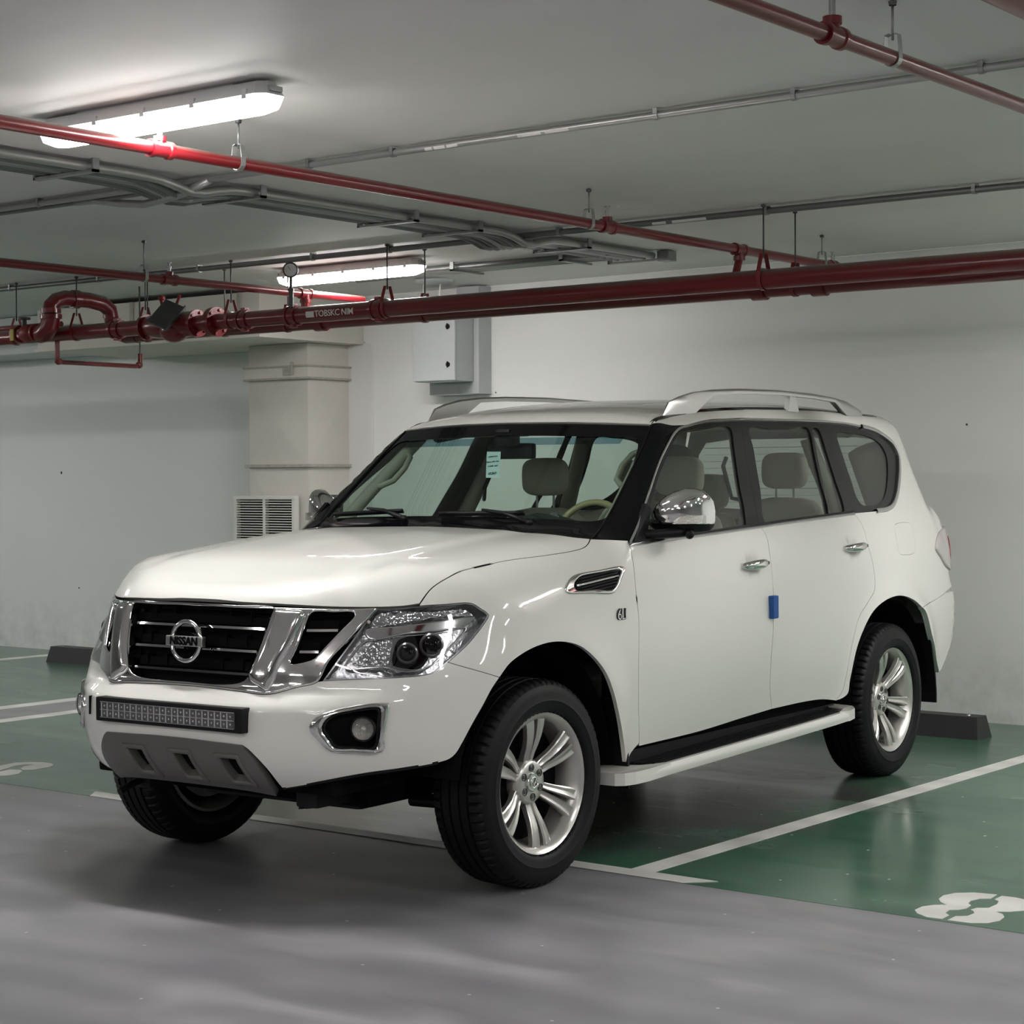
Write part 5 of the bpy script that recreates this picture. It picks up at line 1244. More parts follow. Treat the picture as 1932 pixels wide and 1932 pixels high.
for nm, xm in (('bar1', .325), ('bar2', .306), ('bar3', .290)):
    z0 = SE[nm][:, 2].mean()
    xs = np.linspace(-xm, xm, 25)
    P = onfront(xs, [z0] * 25)
    slat(P, .0045, M['chrome'], -.014, .02)
    slat(P + [0, 0, .030], .016, M['void'], -.036, .02, nm='grille_bar')
    for k in (-.24, -.14, .14, .24): MB().box((k - .003, P[0][1] + .03, z0 + .008), (k + .003, P[12][1] + .075, z0 + .05)).build('grille_rib', M['void'], gf)
for s in (1, -1):
    for nm, (a, b) in (('sbar1', (.478, .572)), ('sbar2', (.470, .530))):
        xs = np.linspace(a, b, 8) * s; z0 = SE[nm][:, 2].mean()
        if s < 0: xs = xs[::-1]
        P = onfront(xs, [z0] * 8); slat(P, .0045, M['chrome'], -.012, .02); slat(P + [0, 0, .026], .015, M['void'], -.036, .02, nm='grille_bar')
# emblem
em = empty('emblem', (0, -.905, .958)); em.parent = car; em.rotation_euler = (math.radians(-4), 0, 0)
MB().tube([(.072 * math.cos(a), -.02, .072 * math.sin(a)) for a in [2 * math.pi * k / 40 for k in range(40)]], .0095, 10, closed=True).build('ring', M['chrome'], em, smooth=True)
MB().box((-.092, -.034, -.019), (.092, -.014, .019), .005).build('name_bar', M['satin_silver'], em)
tt = text_mesh('lettering', 'NISSAN', .041, M['void'], .001, em, bold=.0014, space=1.0)
tt.rotation_euler = (math.radians(90), 0, 0); tt.location = (0, -.0350, -.001)
MB().cyl((0, 0, 0), (0, .06, 0), .03).build('mount', M['void'], em)

# ---------------- headlamps
hl = join(seam('head_top'), seam('head_out'), seam('head_low'), seam('head_in'))
for s in (1, -1):
    Lp = hl if s == 1 else mir(hl)
    f_ = lambda n: (crom(SE[n], closed=True) if s == 1 else mir(crom(SE[n], closed=True)))
    hd = panel('headlamp', dF, Lp, M['lamp_silver'], car, both=False, grid=.02, depth=0, off=-.055, inset=-.004)[0]
    wall_ = panel('headlamp_rim', dF, Lp, M['lamp_grey'], hd, holes=[Lp], both=False, grid=.02, depth=.055, off=-.003, inset=0, hinset=-.009)
    panel('clear_lens', dF, Lp, M['lens'], hd, both=False, grid=.03, depth=0, off=.001, inset=.003)
    panel('lower_reflector', dF, f_('h_low'), M['lamp_silver'], hd, holes=[f_('h_bowl')], both=False, grid=.02, depth=.03, off=-.030, inset=0)
    panel('light_strip', dF, f_('h_drl_up'), M['facet'], hd, both=False, grid=.02, depth=.03, off=-.022, dome=(.005, .007), inset=0)
    panel('chrome_blade', dF, f_('h_cut'), M['chrome'], hd, both=False, grid=.02, depth=.035, off=-.016, dome=(.006, .006), inset=0)
    panel('projector_bowl', dF, f_('h_bowl'), M['black_gloss'], hd, both=False, grid=.02, depth=.0, off=-.045, inset=0)
    panel('inner_reflector', dF, f_('h_bowl2'), M['facet'], hd, both=False, grid=.015, depth=.01, off=-.026, inset=0)
    for (x, y, z, r) in ((.826, -.560, .952, .034), (.768, -.628, .925, .030)):
        c = np.array([x * s, y + .03, z]); nn = Vector((.55 * s, -.83, .05)).normalized()
        MB().lathe([(-.03, r * 1.25), (0, r * 1.3), (.006, r * 1.12), (.004, r)], c, nn, 24).build('projector_ring', M['lamp_grey'], hd, angle=40)
        MB().lathe([(.004, r), (.014, r * .85), (.022, r * .5), (.025, .0005)], c, nn, 24).build('projector_lens', M['black_gloss'], hd, smooth=True)
    P = f_('h_low'); band_o = P; c_ = P.mean(0)
    panel('chrome_trim', dF, c_ + (P - c_) * 1.03, M['chrome'], hd, holes=[c_ + (P - c_) * 1.03], both=False, grid=.015, depth=.012, off=-.022, dome=(.003, .003), inset=0, hinset=-.010)
    for k in range(6):
        a_ = SE['h_drl_up'][0] * (1 - k / 6) + SE['h_drl_up'][4] * (k / 6)
        MB().ell((a_[0] * s, a_[1] + .010, a_[2] + .022), (.008, .008, .008), n=8, m=6).build('marker_led', M['led_glass'], hd, smooth=True)

# ---------------- side details
# wing vent
for s in (1, -1):
    vo_ = loop('vent'); vi_ = loop('vent_in')
    if s < 0: vo_ = vo_ * [-1, 1, 1]; vi_ = vi_ * [-1, 1, 1]
    dd = dFe
    base = panel('wing_vent', dd, vo_, M['chrome'], car, holes=[vi_], both=False, grid=.012, depth=.008, off=.002, dome=(.006, .006), inset=0)[0]
    panel('vent_black', dd, vi_, M['void'], base, both=False, grid=.03, depth=0, off=.0025, inset=-.002)
    z0, z1 = vi_[:, 2].min(), vi_[:, 2].max(); y0, y1 = vi_[:, 1].min(), vi_[:, 1].max()
    for k in range(7):
        q = (k + .5) / 7; za = z0 + (z1 - z0) * q
        ya = y0 + .012 + .05 * max(0, q - .3); yb = y1 - .012 - .045 * (1 - q)
        sl2 = .030
        ys = np.linspace(ya, yb, 8); zs = za - .012 + sl2 * (ys - y0) / (y1 - y0)
        zs = np.clip(zs, z0 + .004, z1 - .004)
        p_ = onside(ys, zs); p_[:, 0] *= s
        mid = k == 3
        MB().tube(p_ + [.003 * s, 0, 0], .0055 if mid else .0022, 8).build('vent_slat', M['chrome'] if mid else M['black'], base, smooth=True)
# badge
bd = text_mesh('badge', '6LI', .062, M['ink'], .003, car, bold=.001, space=.9)
bd.rotation_euler = (math.radians(90), 0, math.radians(90)); bd.location = (.988, .512, 1.003)
bd2 = text_mesh('lettering', '6LI', .062, M['chrome'], .0045, bd, bold=-.0008, space=.9); bd2.location = (0, 0, .001)
# door handles
for s in (1, -1):
    for par, yh, zh in ((fd, 1.675, 1.158), (rd, 2.765, 1.200)):
        P0 = par[0 if s > 0 else 1]
        x0 = float(onside([yh + .11], [zh])[0][0])
        m = MB(); pts = []; rr = []
        for k in range(15):
            q = k / 14; yy = yh - .105 + .21 * q
            bow = .042 * math.sin(math.pi * min(1, max(0, q))) ** .5
            pts.append((s * (x0 - .004 + bow), yy, zh + .010 * (q - .5)))
            rr.append(.007 + .0150 * math.sin(math.pi * (q * .92 + .04)) ** .5)
        m.tube(pts, rr, 16); h_ = m.build('door_handle', M['chrome'], P0, smooth=True)
        MB().lathe([(0, .0005), (0, .008), (.002, .008), (.002, .0005)], (s * (x0 + .044), yh + .070, zh + .004), (s, 0, 0), 12).build('keyhole', M['black'], P0)
# blue foam guard
MB().box((.982, 1.795, .905), (1.012, 1.845, 1.010), .008).build('door_edge_guard', M['blue'], car)
car.children[-1]['label'] = 'blue foam door edge guard'

# running boards
for s in (1, -1):
    b_ = empty('running_board', (0, 0, 0)); b_.parent = car
    def X(x): return s * x
    ys = [.57, .59, .62, .75, 1.2, 1.8, 2.3, 2.50, 2.60, 2.66, 2.70]
    wx = [1.040, 1.045, 1.048, 1.052, 1.056, 1.058, 1.056, 1.052, 1.035, 1.005, .965]
    zt = [.372 + .0205 * (y - .55) for y in ys]
    sec = lambda w, z: [(w - .030, z + .004), (w - .012, z + .003), (w - .002, z - .010), (w, z - .026), (w - .006, z - .044), (w - .03, z - .052), (w - .10, z - .052), (w - .10, z - .03), (w - .03, z - .02)]
    v = []; f = []
    for y, w, z in zip(ys, wx, zt): v += [(X(a), y, b) for a, b in sec(w, z)]
    n = 9
    for i in range(len(ys) - 1):
        for j in range(n):
            q = (i * n + j, i * n + (j + 1) % n, (i + 1) * n + (j + 1) % n, (i + 1) * n + j); f.append(q if s < 0 else q[::-1])
    f += [tuple(range(n)), tuple(range((len(ys) - 1) * n, len(ys) * n))[::-1]]
    mk('side_strip', v, f, PNT, b_, angle=35)
    v = [(X(.86), .60, .372), (X(1.012), .60, .376), (X(1.028), .74, .379), (X(1.030), 2.46, .414), (X(1.012), 2.58, .417), (X(.97), 2.64, .418), (X(.86), 2.66, .418)]
    v += [(a, b, c - .03) for a, b, c in v]; k = 7
    mk('tread', v, [tuple(range(k)), tuple(range(k, 2 * k))[::-1]] + [(i, k + i, k + (i + 1) % k, (i + 1) % k) for i in range(k)], M['black'], b_)
    for nm_, py in (('front_end_cap', [(.84, .46, .375), (.985, .46, .375), (1.020, .48, .376), (1.040, .53, .377), (1.050, .62, .379), (1.046, .80, .383), (1.025, .78, .383), (.98, .67, .382), (.84, .60, .380)]), ('rear_end_cap', [(.84, 2.72, .422), (.84, 2.62, .424), (1.0, 2.56, .424), (1.034, 2.44, .420), (1.050, 2.52, .418), (1.03, 2.62, .419), (.98, 2.70, .420)])):
        k_ = len(py); vv_ = [(X(a), b, c) for a, b, c in py] + [(X(a), b, c - .050) for a, b, c in py]
        mk(nm_, vv_, [tuple(range(k_)), tuple(range(k_, 2 * k_))[::-1]] + [(i, k_ + i, k_ + (i + 1) % k_, (i + 1) % k_) for i in range(k_)], PNT, b_)
    for r_ in range(6):
        xx = .905 + r_ * .019
        MB().box((min(X(xx), X(xx + .008)), .72, .0), (max(X(xx), X(xx + .008)), 2.48, .004)).build('tread_rib', M['frame_dark'], b_)
        rb_ = b_.children[-1]; rb_.rotation_euler = (math.atan(.0203), 0, 0); rb_.location = (0, 0, .3640)
    MB().box((min(X(.80), X(.90)), .62, .34), (max(X(.80), X(.90)), 2.66, .43)).build('sill', M['black'], b_)
    for y in (.9, 2.2): MB().box((min(X(.6), X(1.0)), y, .345), (max(X(.6), X(1.0)), y + .05, .365)).build('bracket', M['void'], b_)

# mud flaps and wheel liners
for s in (1, -1):
    X = lambda x: s * x
    for (ya, za, pts) in ((0, 0, [(.625, .60), (.632, .45), (.645, .33), (.64, .285), (.615, .275)]), (0, 0, [(3.63, .60), (3.70, .50), (3.80, .42), (3.805, .32), (3.80, .300)])):
        pass
    def flap(prof, x0, x1, nm='mud_flap', th=.012):
        v = []; f = []
        for y, z in prof: v += [(X(x0), y, z), (X(x1), y, z), (X(x1), y + th, z), (X(x0), y + th, z)]
        for i in range(len(prof) - 1):
            for j in range(4):
                q = (i * 4 + j, i * 4 + (j + 1) % 4, (i + 1) * 4 + (j + 1) % 4, (i + 1) * 4 + j); f.append(q if s > 0 else q[::-1])
        f += [(0, 1, 2, 3), tuple((len(prof) - 1) * 4 + j for j in (3, 2, 1, 0))]
        mk(nm, v, f, M['black'], car)
    flap([(.56, .66), (.595, .55), (.615, .42), (.622, .33), (.622, .290)], .66, .950)
    flap([(3.68, .76), (3.745, .62), (3.785, .48), (3.80, .38), (3.80, .325)], .66, .965)
    for yw in (0.0, 3.241):
        R_ = .515; v = []; f = []; n = 28
        for i in range(n + 1):
            a = math.radians(2) + math.radians(170) * i / n
            yy, zz = yw + R_ * math.cos(a) * (1.0 if yw < 1 else 1.0), .40 + R_ * math.sin(a)
            v += [(X(.93), yy, zz), (X(.50), yy, zz)]
        for i in range(n): q = (2 * i, 2 * i + 1, 2 * i + 3, 2 * i + 2); f.append(q)
        c0 = len(v); v.append((X(.50), yw, .40))
        for i in range(n): f.append((2 * i + 1, c0, 2 * i + 3))
        mk('wheel_liner', v, f, M['void'], car)

# roof rails
for s in (1, -1):
    t = empty('roof_rail', (0, 0, 0)); t.parent = car
    prof = [(1.42, 1.870), (1.47, 1.888), (1.56, 1.915), (1.68, 1.938), (1.85, 1.955), (2.1, 1.968), (2.5, 1.975), (2.9, 1.970), (3.15, 1.958), (3.3, 1.944), (3.42, 1.922), (3.53, 1.895)]
    zb = ontop([.655] * len(prof), [p[0] for p in prof])[:, 2]
    v = []; f = []; K = 8; nP = len(prof)
    for i, ((y, z), b) in enumerate(zip(prof, zb)):
        low = b - .01 if y < 1.80 or y > 3.26 else z - .024
        low = min(low, z - .003); th = .034 * min(1, (i + .5) / 3, (nP - i - .5) / 2.5); xo = .683 - .012 * abs((y - 2.5) / 1.1) ** 3 - (.034 - th) * .5
        if i == 0: z = b + .004
        v += [(s * a, y, c) for a, c in ((xo, low), (xo + .002, low + (z - low) * .5), (xo - .004, z - .003), (xo - th * .35, z), (xo - th * .7, z - .001), (xo - th, z - .008 * th / .034), (xo - th, low + .002), (xo - th * .8, low))]
    for i in range(len(prof) - 1):
        for j in range(K):
            q = (i * K + j, i * K + (j + 1) % K, (i + 1) * K + (j + 1) % K, (i + 1) * K + j); f.append(q if s < 0 else q[::-1])
    f += [tuple(range(K)), tuple(range((len(prof) - 1) * K, len(prof) * K))[::-1]]
    mk('rail_bar', v, f, M['satin_silver'], t, angle=50)
    zf = float(ontop([.66], [2.70])[0][2])
    MB().prism([(2.62, zf - .01), (2.74, zf - .01), (2.70, 1.955), (2.64, 1.955)], (s * .650, 0, 0), (0, 1, 0), (0, 0, 1), (s * .026, 0, 0)).build('rail_foot', M['satin_silver'], t)

# door mirrors
for s in (1, -1):
    t = empty('door_mirror', (0, 0, 0)); t.parent = car
    sc_ = lambda x: s * x
    # shell: stack of rounded sections from inner edge to outer edge
    secs = [(x_ - .034, a_, b_, c_, d_) for x_, a_, b_, c_, d_ in [(.880, .92, 1.352, 1.368, .018), (.895, .925, 1.335, 1.400, .04), (.925, .93, 1.320, 1.440, .062), (.960, .94, 1.314, 1.472, .078), (1.00, .955, 1.312, 1.494, .088), (1.04, .972, 1.312, 1.503, .088), (1.07, .988, 1.313, 1.500, .082), (1.092, 1.006, 1.316, 1.490, .070), (1.106, 1.022, 1.322, 1.472, .054), (1.114, 1.04, 1.335, 1.45, .036), (1.1165, 1.052, 1.36, 1.42, .014)]]
    def shell(z_lo, z_hi, grow, nm, m):
        v = []; f = []; K = 20
        for x, yc, z0, z1, dp in secs:
            zc_, zh_ = (z0 + z1) / 2, (z1 - z0) / 2
            ring = []
            for j in range(K):
                a = 2 * math.pi * j / K
                cy, cz = math.cos(a), math.sin(a)
                cy = math.copysign(abs(cy) ** .75, cy); cz = math.copysign(abs(cz) ** .75, cz)
                y = yc + .06 + (-(dp + grow) * -cy if cy > 0 else (dp + grow) * cy) * (1.0 if cy < 0 else .35)
                z = zc_ + (zh_ + grow) * cz
                z = min(max(z, z_lo), z_hi)
                ring.append((sc_(x), y, z))
            v += ring
        n = len(secs)
        for i in range(n - 1):
            for j in range(K):
                q = (i * K + j, i * K + (j + 1) % K, (i + 1) * K + (j + 1) % K, (i + 1) * K + j); f.append(q if s > 0 else q[::-1])
        f += [tuple(range(K))[::-1] if s > 0 else tuple(range(K)), tuple(range((n - 1) * K, n * K)) if s > 0 else tuple(range((n - 1) * K, n * K))[::-1]]
        return mk(nm, v, f, m, t, angle=55)
    shell(1.352, 9, 0, 'chrome_shell', M['chrome'])
    shell(0, 1.351, -.001, 'lower_cover', M['black'])
    # indicator lens on the outer lower edge
    v = []; f = []; pts = [(.986, .936, 1.355, 1.357), (1.011, .946, 1.355, 1.378), (1.036, .962, 1.355, 1.388), (1.061, .988, 1.355, 1.390), (1.079, 1.025, 1.355, 1.390)]
    for x, y, a, b in pts: v += [(sc_(x), y - .012, a), (sc_(x), y - .012, b), (sc_(x), y + .02, b), (sc_(x), y + .02, a)]
    for i in range(4):
        for j in range(4): f.append((i * 4 + j, i * 4 + (j + 1) % 4, i * 4 + 4 + (j + 1) % 4, i * 4 + 4 + j))
    f += [(0, 1, 2, 3), (16, 17, 18, 19)]
    mk('indicator_lens', v, f, M['led_glass'], t)
    MB().tube([(sc_(.86), .84, 1.312), (sc_(.92), .90, 1.312), (sc_(.97), .955, 1.318), (sc_(1.00), .99, 1.322)], [.022, .020, .022, .024], 12).build('arm', M['black'], t, smooth=True)
    MB().ell((sc_(1.03), .99, 1.312), (.02, .02, .022)).build('pivot', M['black'], t, smooth=True)
    MB().box((min(sc_(.89), sc_(1.05)), 1.045, 1.345), (max(sc_(.89), sc_(1.05)), 1.055, 1.475), .004).build('mirror_glass', M['chrome'], t)
    pv = np.array([[.905, .74, 1.285], [.893, .86, 1.295], [.875, .93, 1.42], [.868, .90, 1.44]]) + [.006, 0, 0]
    v = [(sc_(a), b, c) for a, b, c in pv] + [(sc_(a - .02), b, c) for a, b, c in pv]
    mk('mirror_base', v, [(0, 1, 2, 3), (7, 6, 5, 4), (0, 4, 5, 1), (1, 5, 6, 2), (2, 6, 7, 3), (3, 7, 4, 0)], M['black'], t)

# wipers
def wiper(p_arm, p_mid, b0, b1):
    t = empty('wiper', (0, 0, 0)); t.parent = car
    def onws(x, z, h): q = onfront([x], [z])[0]; g_ = grad(U, q[None])[0]; return q + g_ * h
    A_ = onws(*p_arm, .02); B_ = onws(*p_mid, .03)
    MB().tube([A_, (A_ + B_) / 2 + [0, -.01, .012], B_], [.012, .009, .006], 8).build('arm', M['black'], t, smooth=True)
    q = [onws(b0[0] + (b1[0] - b0[0]) * k / 8, b0[1] + (b1[1] - b0[1]) * k / 8, .010) for k in range(9)]
    MB().tube(q, .005, 6).tube([a + np.array([0, -.008, .008]) for a in q], .008, 6).build('blade', M['black'], t, smooth=True)
    MB().ell(A_, (.016, .016, .014)).build('pivot', M['black'], t, smooth=True)
wiper((.50, 1.345), (.23, 1.392), (.02, 1.385), (.42, 1.388))
wiper((-.15, 1.36), (-.42, 1.395), (-.66, 1.375), (-.20, 1.395))
MB().box((-.60, .50, 1.290), (.60, .66, 1.305)).build('cowl_panel', M['black'], car)

# ---------------- wheels
def make_tyre(R=.395, W=.265):
    hw = W / 2; prof = []
    tread = [(-.100, R - .004), (-.088, R - .002)]
    gr_ = [-.062, -.022, .022, .062]
    xs = [-.100]
    pts = [(-.098, R - .006), (-.090, R - .003)]
    for g_ in gr_:
        pts += [(g_ - .006, R), (g_ - .004, R - .009), (g_ + .004, R - .009), (g_ + .006, R)]
    pts += [(.090, R - .003), (.098, R - .006)]
    side_o = [(.108, R - .012), (.1155, R - .024), (.1175, R - .026), (.1185, R - .030), (.1215, R - .033), (.127, R - .055), (.1300, R - .076), (.1318, R - .080), (.1300, R - .084), (.128, R - .102), (.1225, R - .116), (.117, R - .1215), (.109, R - .1228), (.100, R - .1238)]
    prof = [(-a, b) for a, b in side_o[::-1]] + pts + side_o
    K = len(prof); NS = 330; v = []; f = []
    for i in range(NS):
        a = 2 * math.pi * i / NS
        for (x, r) in prof:
            rr = r
            if i % 5 == 0 and (.066 < abs(x) < .114): rr -= .009
            v.append((x, rr * math.cos(a), rr * math.sin(a)))
    for i in range(NS):
        for j in range(K - 1):
            f.append((i * K + j, i * K + j + 1, ((i + 1) % NS) * K + j + 1, ((i + 1) % NS) * K + j))
    return v, f
tv, tf = make_tyre()
def wheel(x, y, s, rot, steer=0.0):
    # rim barrel is the wheel part; everything else hangs on it (axis X, outer side +X)
    m = MB().lathe([(-.11, .250), (-.105, .262), (-.09, .250), (.02, .232), (.075, .246), (.096, .252), (.104, .267), (.110, .269), (.113, .266), (.109, .260), (.098, .246), (.07, .236), (.02, .220), (-.09, .236)], (0, 0, 0), (1, 0, 0), 110, closed_prof=True)
    w = m.build('wheel', M['wheel_silver'], car, angle=35)
    mk('tyre', tv, tf, M['rubber'], w, angle=38)
    w.location = (x, y, .395); w.rotation_euler = (rot, 0, (0 if s > 0 else math.pi) + steer)
    MB().lathe([(-.08, .0005), (-.08, .20), (-.02, .20), (-.02, .0005)], (0, 0, 0), (1, 0, 0), 32).build('brake_disc', M['steel_dark'], w, angle=40)
    MB().lathe([(.005, .236), (.005, .0005)], (0, 0, 0), (1, 0, 0), 40).build('shade_disc', M['void'], w)  # black disc stands in for the shade behind the spokes
    # hub
    MB().lathe([(-.02, .090), (.045, .087), (.055, .080), (.060, .070), (.058, .044), (.058, .0005)], (0, 0, 0), (1, 0, 0), 36).build('hub', M['wheel_silver'], w, angle=40)
    MB().lathe([(.056, .036), (.064, .036), (.068, .033), (.068, .029), (.066, .027), (.067, .0005)], (0, 0, 0), (1, 0, 0), 32).build('centre_cap', M['chrome'], w, angle=40)
    q = MB().tube([(.069, -.016, -.014), (.069, -.012, .012), (.069, .0, -.010), (.069, .012, .012), (.069, .016, -.014)], .0035, 6).tube([(.069, .020 * math.cos(a), .020 * math.sin(a)) for a in [k * math.pi / 8 for k in range(16)]], .002, 6, closed=True)
    q.build('cap_emblem', M['chrome'], w, smooth=True)
    # spoke pair prototype: two spokes with a raised ridge each
    def spoke(sg):
        v = []; f = []
        st = [(.055, .0135, .0122, .046, .030), (.085, .0148, .0132, .049, .028), (.110, .0168, .0145, .058, .026), (.140, .0205, .0160, .072, .024), (.175, .0260, .0185, .084, .022), (.215, .0315, .0215, .092, .022), (.252, .0365, .0240, .094, .024)]
        for r, c, hw, xt, th in st:
            c = (c + .001) * sg
            o = sg
            # cross-section in tangential direction: edge, ridge, valley, ridge, edge
            for k, (a, h) in enumerate([(-1, -th), (-1, -.003), (-.72, 0), (-.1, -.004), (.45, -.001), (.75, .004), (1, -.002), (1, -th)]):
                v.append((xt + h, c + a * hw * (-sg), r))
        n = 8; k = len(st)
        for i in range(k - 1):
            for j in range(n):
                q = (i * n + j, i * n + (j + 1) % n, (i + 1) * n + (j + 1) % n, (i + 1) * n + j); f.append(q if sg < 0 else q[::-1])
        f += [tuple(range(n)), tuple(range((k - 1) * n, k * n))[::-1]]
        return v, f
    for k in range(6):
        for sg in (1, -1):
            key = ('spoke', sg)
            if key in wheel.cache: o = bpy.data.objects.new('spoke', wheel.cache[key]); col.objects.link(o); o.parent = w
            else: o = mk('spoke', *spoke(sg), M['wheel_silver'], w, angle=32); wheel.cache[key] = o.data
            o.rotation_euler = (k * math.pi / 3, 0, 0)
        a = k * math.pi / 3 + math.pi / 6
        if 'nut' in wheel.cache: o = bpy.data.objects.new('lug_nut', wheel.cache['nut']); col.objects.link(o); o.parent = w
        else: o = MB().lathe([(.052, .014), (.0605, .0145), (.0607, .0125), (.050, .011), (.050, .0085), (.058, .0085), (.060, .005), (.060, .0005)], (0, 0, 0), (1, 0, 0), 14).build('lug_nut', M['steel_dark'], w, angle=40); wheel.cache['nut'] = o.data
        o.location = (0.002, .056 * math.cos(a), .056 * math.sin(a))
    MB().tube([(.06, .205, -.06), (.085, .20, -.062)], .006, 8).build('valve', M['black'], w)
    return w
wheel.cache = {}
XW = .842
wheel(XW, 0.0, 1, math.radians(4), math.radians(-3)); wheel(-XW, 0.0, -1, math.radians(20), math.radians(-3))
wheel(XW, 3.241, 1, math.radians(14)); wheel(-XW, 3.241, -1, math.radians(40))

# ---------------- underbody
MB().box((-.55, -.55, .34), (.55, 3.9, .52), .02).box((-.78, .55, .40), (.78, 2.7, .50)).box((-.60, -.80, .42), (.60, -.45, .50), .02).build('floor_pan', M['void'], car)
u = MB()
for s in (1, -1):
    u.tube([(s * .80, -.05, .33), (s * .60, -.08, .30), (s * .40, -.10, .30)], .028, 10).tube([(s * .80, .18, .32), (s * .45, .25, .34)], .022, 10)
    u.tube([(s * .75, -.10, .36), (s * .30, -.16, .38)], .014, 8).box((s * .42 - .05, -.75, .36), (s * .42 + .05, 3.9, .44), .01)
    u.tube([(s * .80, 3.24, .38), (0, 3.24, .36)], .04, 10)
u.ell((.1, 3.24, .36), (.14, .14, .12)).ell((0, .1, .33), (.16, .2, .08)).box((-.40, -.42, .30), (.40, .25, .36), .02)
u.tube([(-.42, -.86, .36), (-.42, -.80, .38), (-.42, -.7, .40)], .014, 8).tube([(.28, -.60, .40), (.28, -.62, .33), (.30, -.56, .33)], .010, 8)
u.build('suspension', M['black'], car, angle=50)
# dark inner panels behind the seams so gaps read dark
gp = MB()
gp.box((-.50, -.62, .55), (.50, .60, 1.02)).box((-.42, -.78, .52), (.42, -.60, .72)).box((-.70, -.50, .80), (.70, .60, 1.02))
gp.build('engine_bay', M['void'], car)
for s in (1, -1):
    MB().box((min(s * .80, s * .88), .66, .42), (max(s * .80, s * .88), 2.62, 1.20)).build('inner_side', M['void'], car)
    MB().box((min(s * .62, s * .80), .30, .95), (max(s * .62, s * .80), .66, 1.18)).build('inner_wing', M['void'], car)
    MB().box((min(s * .62, s * .82), 3.0, .95), (max(s * .62, s * .82), 3.85, 1.20)).build('inner_quarter', M['void'], car)

# ---------------- cabin
MB().box((-.80, .62, .50), (.80, 2.68, .56)).box((-.48, 2.68, .50), (.48, 4.05, .56)).box((-.80, 3.85, .50), (.80, 4.05, .56)).build('cabin_floor', M['dash'], car)
v = []; f = []; pr = [(.50, 1.315), (.62, 1.335), (.80, 1.345), (.98, 1.33), (1.06, 1.29), (1.10, 1.15), (1.05, .80)]
xs = [-.82, -.6, -.3, 0, .25, .4, .55, .7, .82]
for x in xs:
    hump = .055 * math.exp(-((x - .40) / .17) ** 2)
    for y, z in pr: v.append((x * (.80 if y < .7 else .93), y + (.03 if hump > .03 else 0), z + hump * (y > .75) * (z > 1.2) - .02 * (abs(x) > .7) - .012 * (y < .7)))
n = len(pr)
for i in range(len(xs) - 1):
    for j in range(n - 1): f.append((i * n + j, i * n + j + 1, (i + 1) * n + j + 1, (i + 1) * n + j))
mk('dashboard', v, f, M['dash'], car, smooth=True)
# steering wheel
sw = empty('steering_wheel', (.40, 1.19, 1.27)); sw.parent = car; sw.rotation_euler = (math.radians(-24), 0, 0)
MB().tube([(.185 * math.cos(a), 0, .185 * math.sin(a)) for a in [2 * math.pi * k / 40 for k in range(40)]], .015, 10, closed=True).build('rim', M['wood'], sw, smooth=True)
MB().ell((0, .0, -.01), (.075, .03, .06)).build('hub', M['trim_beige'], sw, smooth=True)
for a in (math.pi, 0, -math.pi / 2): MB().tube([(.05 * math.cos(a), 0, .05 * math.sin(a)), (.18 * math.cos(a), 0, .18 * math.sin(a))], .014, 8).build('spoke', M['trim_beige'], sw, smooth=True)
MB().cyl((0, 0, 0), (0, -.3, -.02), .03).build('column', M['dash'], sw)
# seats
def seat(x, y, w=.27, top=1.40, hr=1.555, label=None, head=.125):
    t = empty('seat', (x, y, 0)); t.parent = car
    MB().ell((0, -.22, .88), (w, .30, .11), e=.6, n=24, m=12).build('cushion', M['seat'], t, smooth=True)
    v = []; f = []; K = 20; L_ = [(.86, .95, -.10), (1.0, 1.0, -.07), (1.15, 1.0, -.03), (1.28, .94, .0), (1.35, .80, .02), (1.385, .62, .03), (1.40, .30, .035)]
    sc_z = (top - .86) / .54
    for z, kx, dy in L_:
        for j in range(K):
            a = 2 * math.pi * j / K
            v.append((w * kx * math.copysign(abs(math.cos(a)) ** .6, math.cos(a)), dy + .075 * (kx ** .4) * math.copysign(abs(math.sin(a)) ** .7, math.sin(a)), .86 + (z - .86) * sc_z))
    n = len(L_)
    for i in range(n - 1):
        for j in range(K): f.append((i * K + j, i * K + (j + 1) % K, (i + 1) * K + (j + 1) % K, (i + 1) * K + j))
    f += [tuple(range((n - 1) * K, n * K)), tuple(range(K))[::-1]]
    mk('backrest', v, f, M['seat'], t, smooth=True)
    MB().ell((0, .03, hr), (head, .055, .095), e=.55, n=28, m=16).build('headrest', M['seat'], t, smooth=True)
    for q in (-.05, .05): MB().cyl((q, .03, top - .04), (q, .03, hr - .05), .006, 8).build('headrest_post', M['steel'], t)
    return t
seat(-.37, 1.98); seat(.40, 1.98)
seat(.44, 3.02, top=1.44, hr=1.58); seat(-.44, 3.02, top=1.42, hr=1.55); seat(0, 3.02, w=.18, top=1.36, hr=1.47, head=.10)
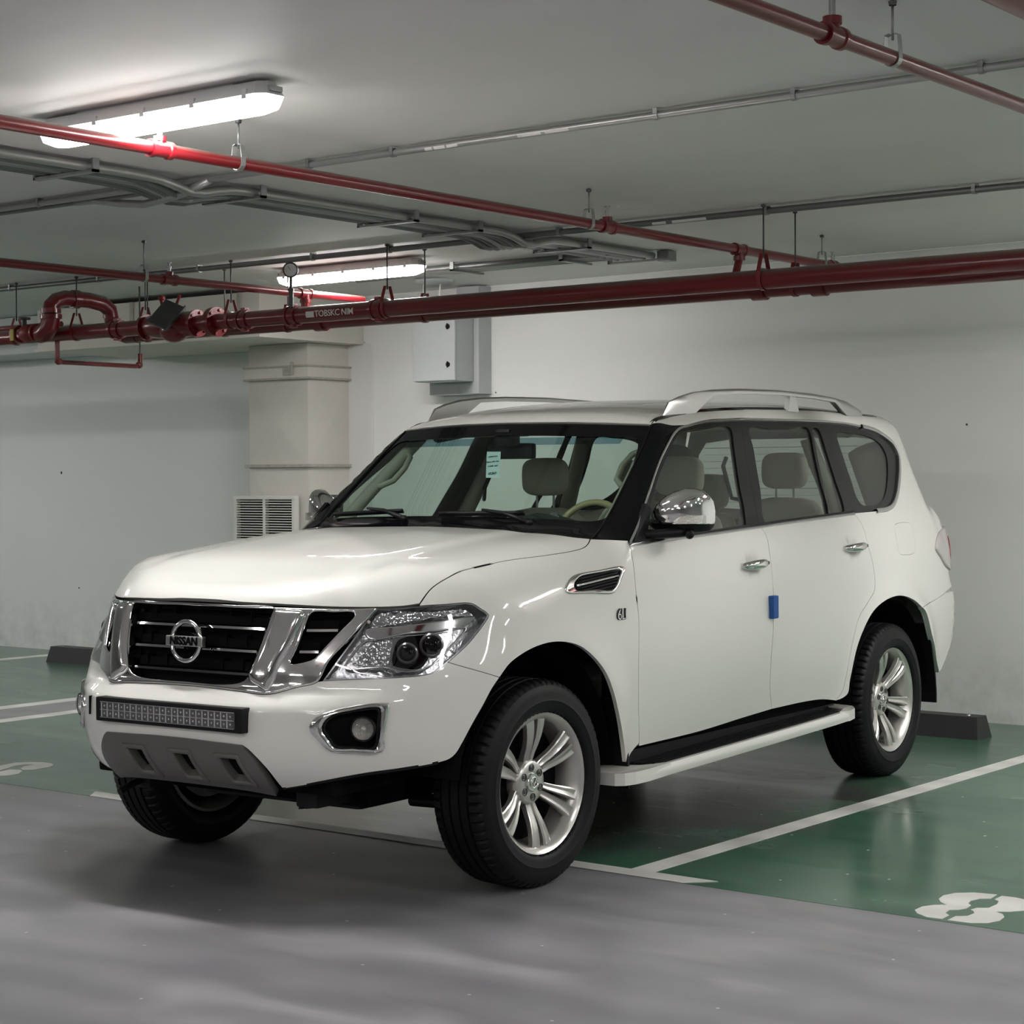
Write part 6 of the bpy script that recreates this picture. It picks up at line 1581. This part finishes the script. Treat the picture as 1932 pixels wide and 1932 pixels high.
# rear view mirror with sticker tags
rv = empty('rear_view_mirror', (-0.015, 1.20, 1.672)); rv.parent = car
MB().box((-.125, -.02, -.036), (.125, .02, .036), .016).build('shell', M['black'], rv, angle=50)
MB().box((-.03, -.09, .02), (.05, .0, .10), .015).build('mount', M['black'], rv)
stq = SE['sticker'].copy()
gq = grad(U, stq); stq = stq - gq * .012
st_ = mk('windscreen_sticker', list(stq) + list(stq - gq * .001), [(0, 1, 2, 3), (7, 6, 5, 4), (0, 4, 5, 1), (1, 5, 6, 2), (2, 6, 7, 3), (3, 7, 4, 0)], M['sticker'], car)
exu = Vector(stq[1] - stq[0]).normalized(); exv = Vector(stq[0] - stq[3]).normalized(); exn = exu.cross(exv).normalized()
for txt, sz, q in (('LIMFTD', .013, .80), ('BALYR HL', .014, .60), ('CSR 6S', .016, .43), ('020', .026, .15)):
    tq = text_mesh('sticker_text', txt, sz, M['ink'], .0002, st_, bold=.0004)
    c = Vector(stq[3]) * (1 - q) + Vector(stq[0]) * q + exu * .035 + exn * .0015
    tq.matrix_local = Matrix(((exu.x, exv.x, exn.x, c.x), (exu.y, exv.y, exn.y, c.y), (exu.z, exv.z, exn.z, c.z), (0, 0, 0, 1)))
# pillar trims, headliner, grab handles on the far side and near side
panel('headliner', dB, sym(np.concatenate([ontop([.01, .3, .6], [1.33, 1.34, 1.42]), ontop([.63, .63, .62, .60, .3, .01], [1.6, 2.5, 3.3, 3.8, 3.9, 3.92])])), M['headliner'], car, both=False, grid=.08, depth=0, off=-.06)
ap = SE['ws_side']
for s in (1, -1):
    def post(pts, r, nm='pillar_trim', m=M['trim_beige']): MB().tube([(s * a, b, c) for a, b, c in pts], r, 10).build(nm, m, car, smooth=True)
    def inx(y, z, d=.07): return float(onside([y], [z])[0][0]) - d
    def pil(yz, r, d): post([(inx(y, z, d), y, z) for y, z in yz], r)
    wsp = [SE['ws_side'][k] for k in (1, 2, 3, 4, 5)]
    post([tuple(p + np.array([-.035, .075, -.03])) for p in wsp], .030)
    pil([(1.93, 1.28), (1.97, 1.45), (2.02, 1.62), (2.06, 1.74)], [.042, .040, .036, .034], .065)
    pil([(2.91, 1.30), (2.88, 1.45), (2.85, 1.62), (2.83, 1.74)], [.045, .044, .040, .036], .070)
    post([(.68, 3.86, 1.30), (.66, 3.80, 1.45), (.60, 3.70, 1.70)], [.10, .11, .10])
    post([(.60, 1.42, 1.755), (.615, 1.7, 1.79), (.62, 2.3, 1.81), (.615, 3.0, 1.81), (.59, 3.5, 1.79)], .035)
    MB().box((min(s * .80, s * .86), .80, .56), (max(s * .80, s * .86), 2.66, 1.27), .02).box((min(s * .76, s * .84), 2.66, 1.02), (max(s * .76, s * .84), 3.95, 1.29), .02).build('door_lining', M['trim_beige'], car)
    hnd = [(.72, 1.06, 1.51), (.66, 1.05, 1.515), (.615, 1.09, 1.54), (.600, 1.16, 1.60), (.615, 1.22, 1.65), (.67, 1.25, 1.675)]
    post(hnd, .014, 'grab_handle'); 
    post([(.74, 2.00, 1.44), (.71, 1.96, 1.45), (.70, 1.95, 1.50), (.66, 1.97, 1.60), (.66, 2.0, 1.64)], .010, 'grab_handle', M['black'])
MB().box((-.62, 1.32, 1.745), (-.12, 1.50, 1.765), .008).build('sun_visor', M['headliner'], car)
MB().box((.12, 1.32, 1.745), (.62, 1.50, 1.765), .008).build('sun_visor', M['headliner'], car)
MB().box((-.72, 3.98, .56), (.72, 4.06, 1.30)).build('tailgate_lining', M['trim_beige'], car)
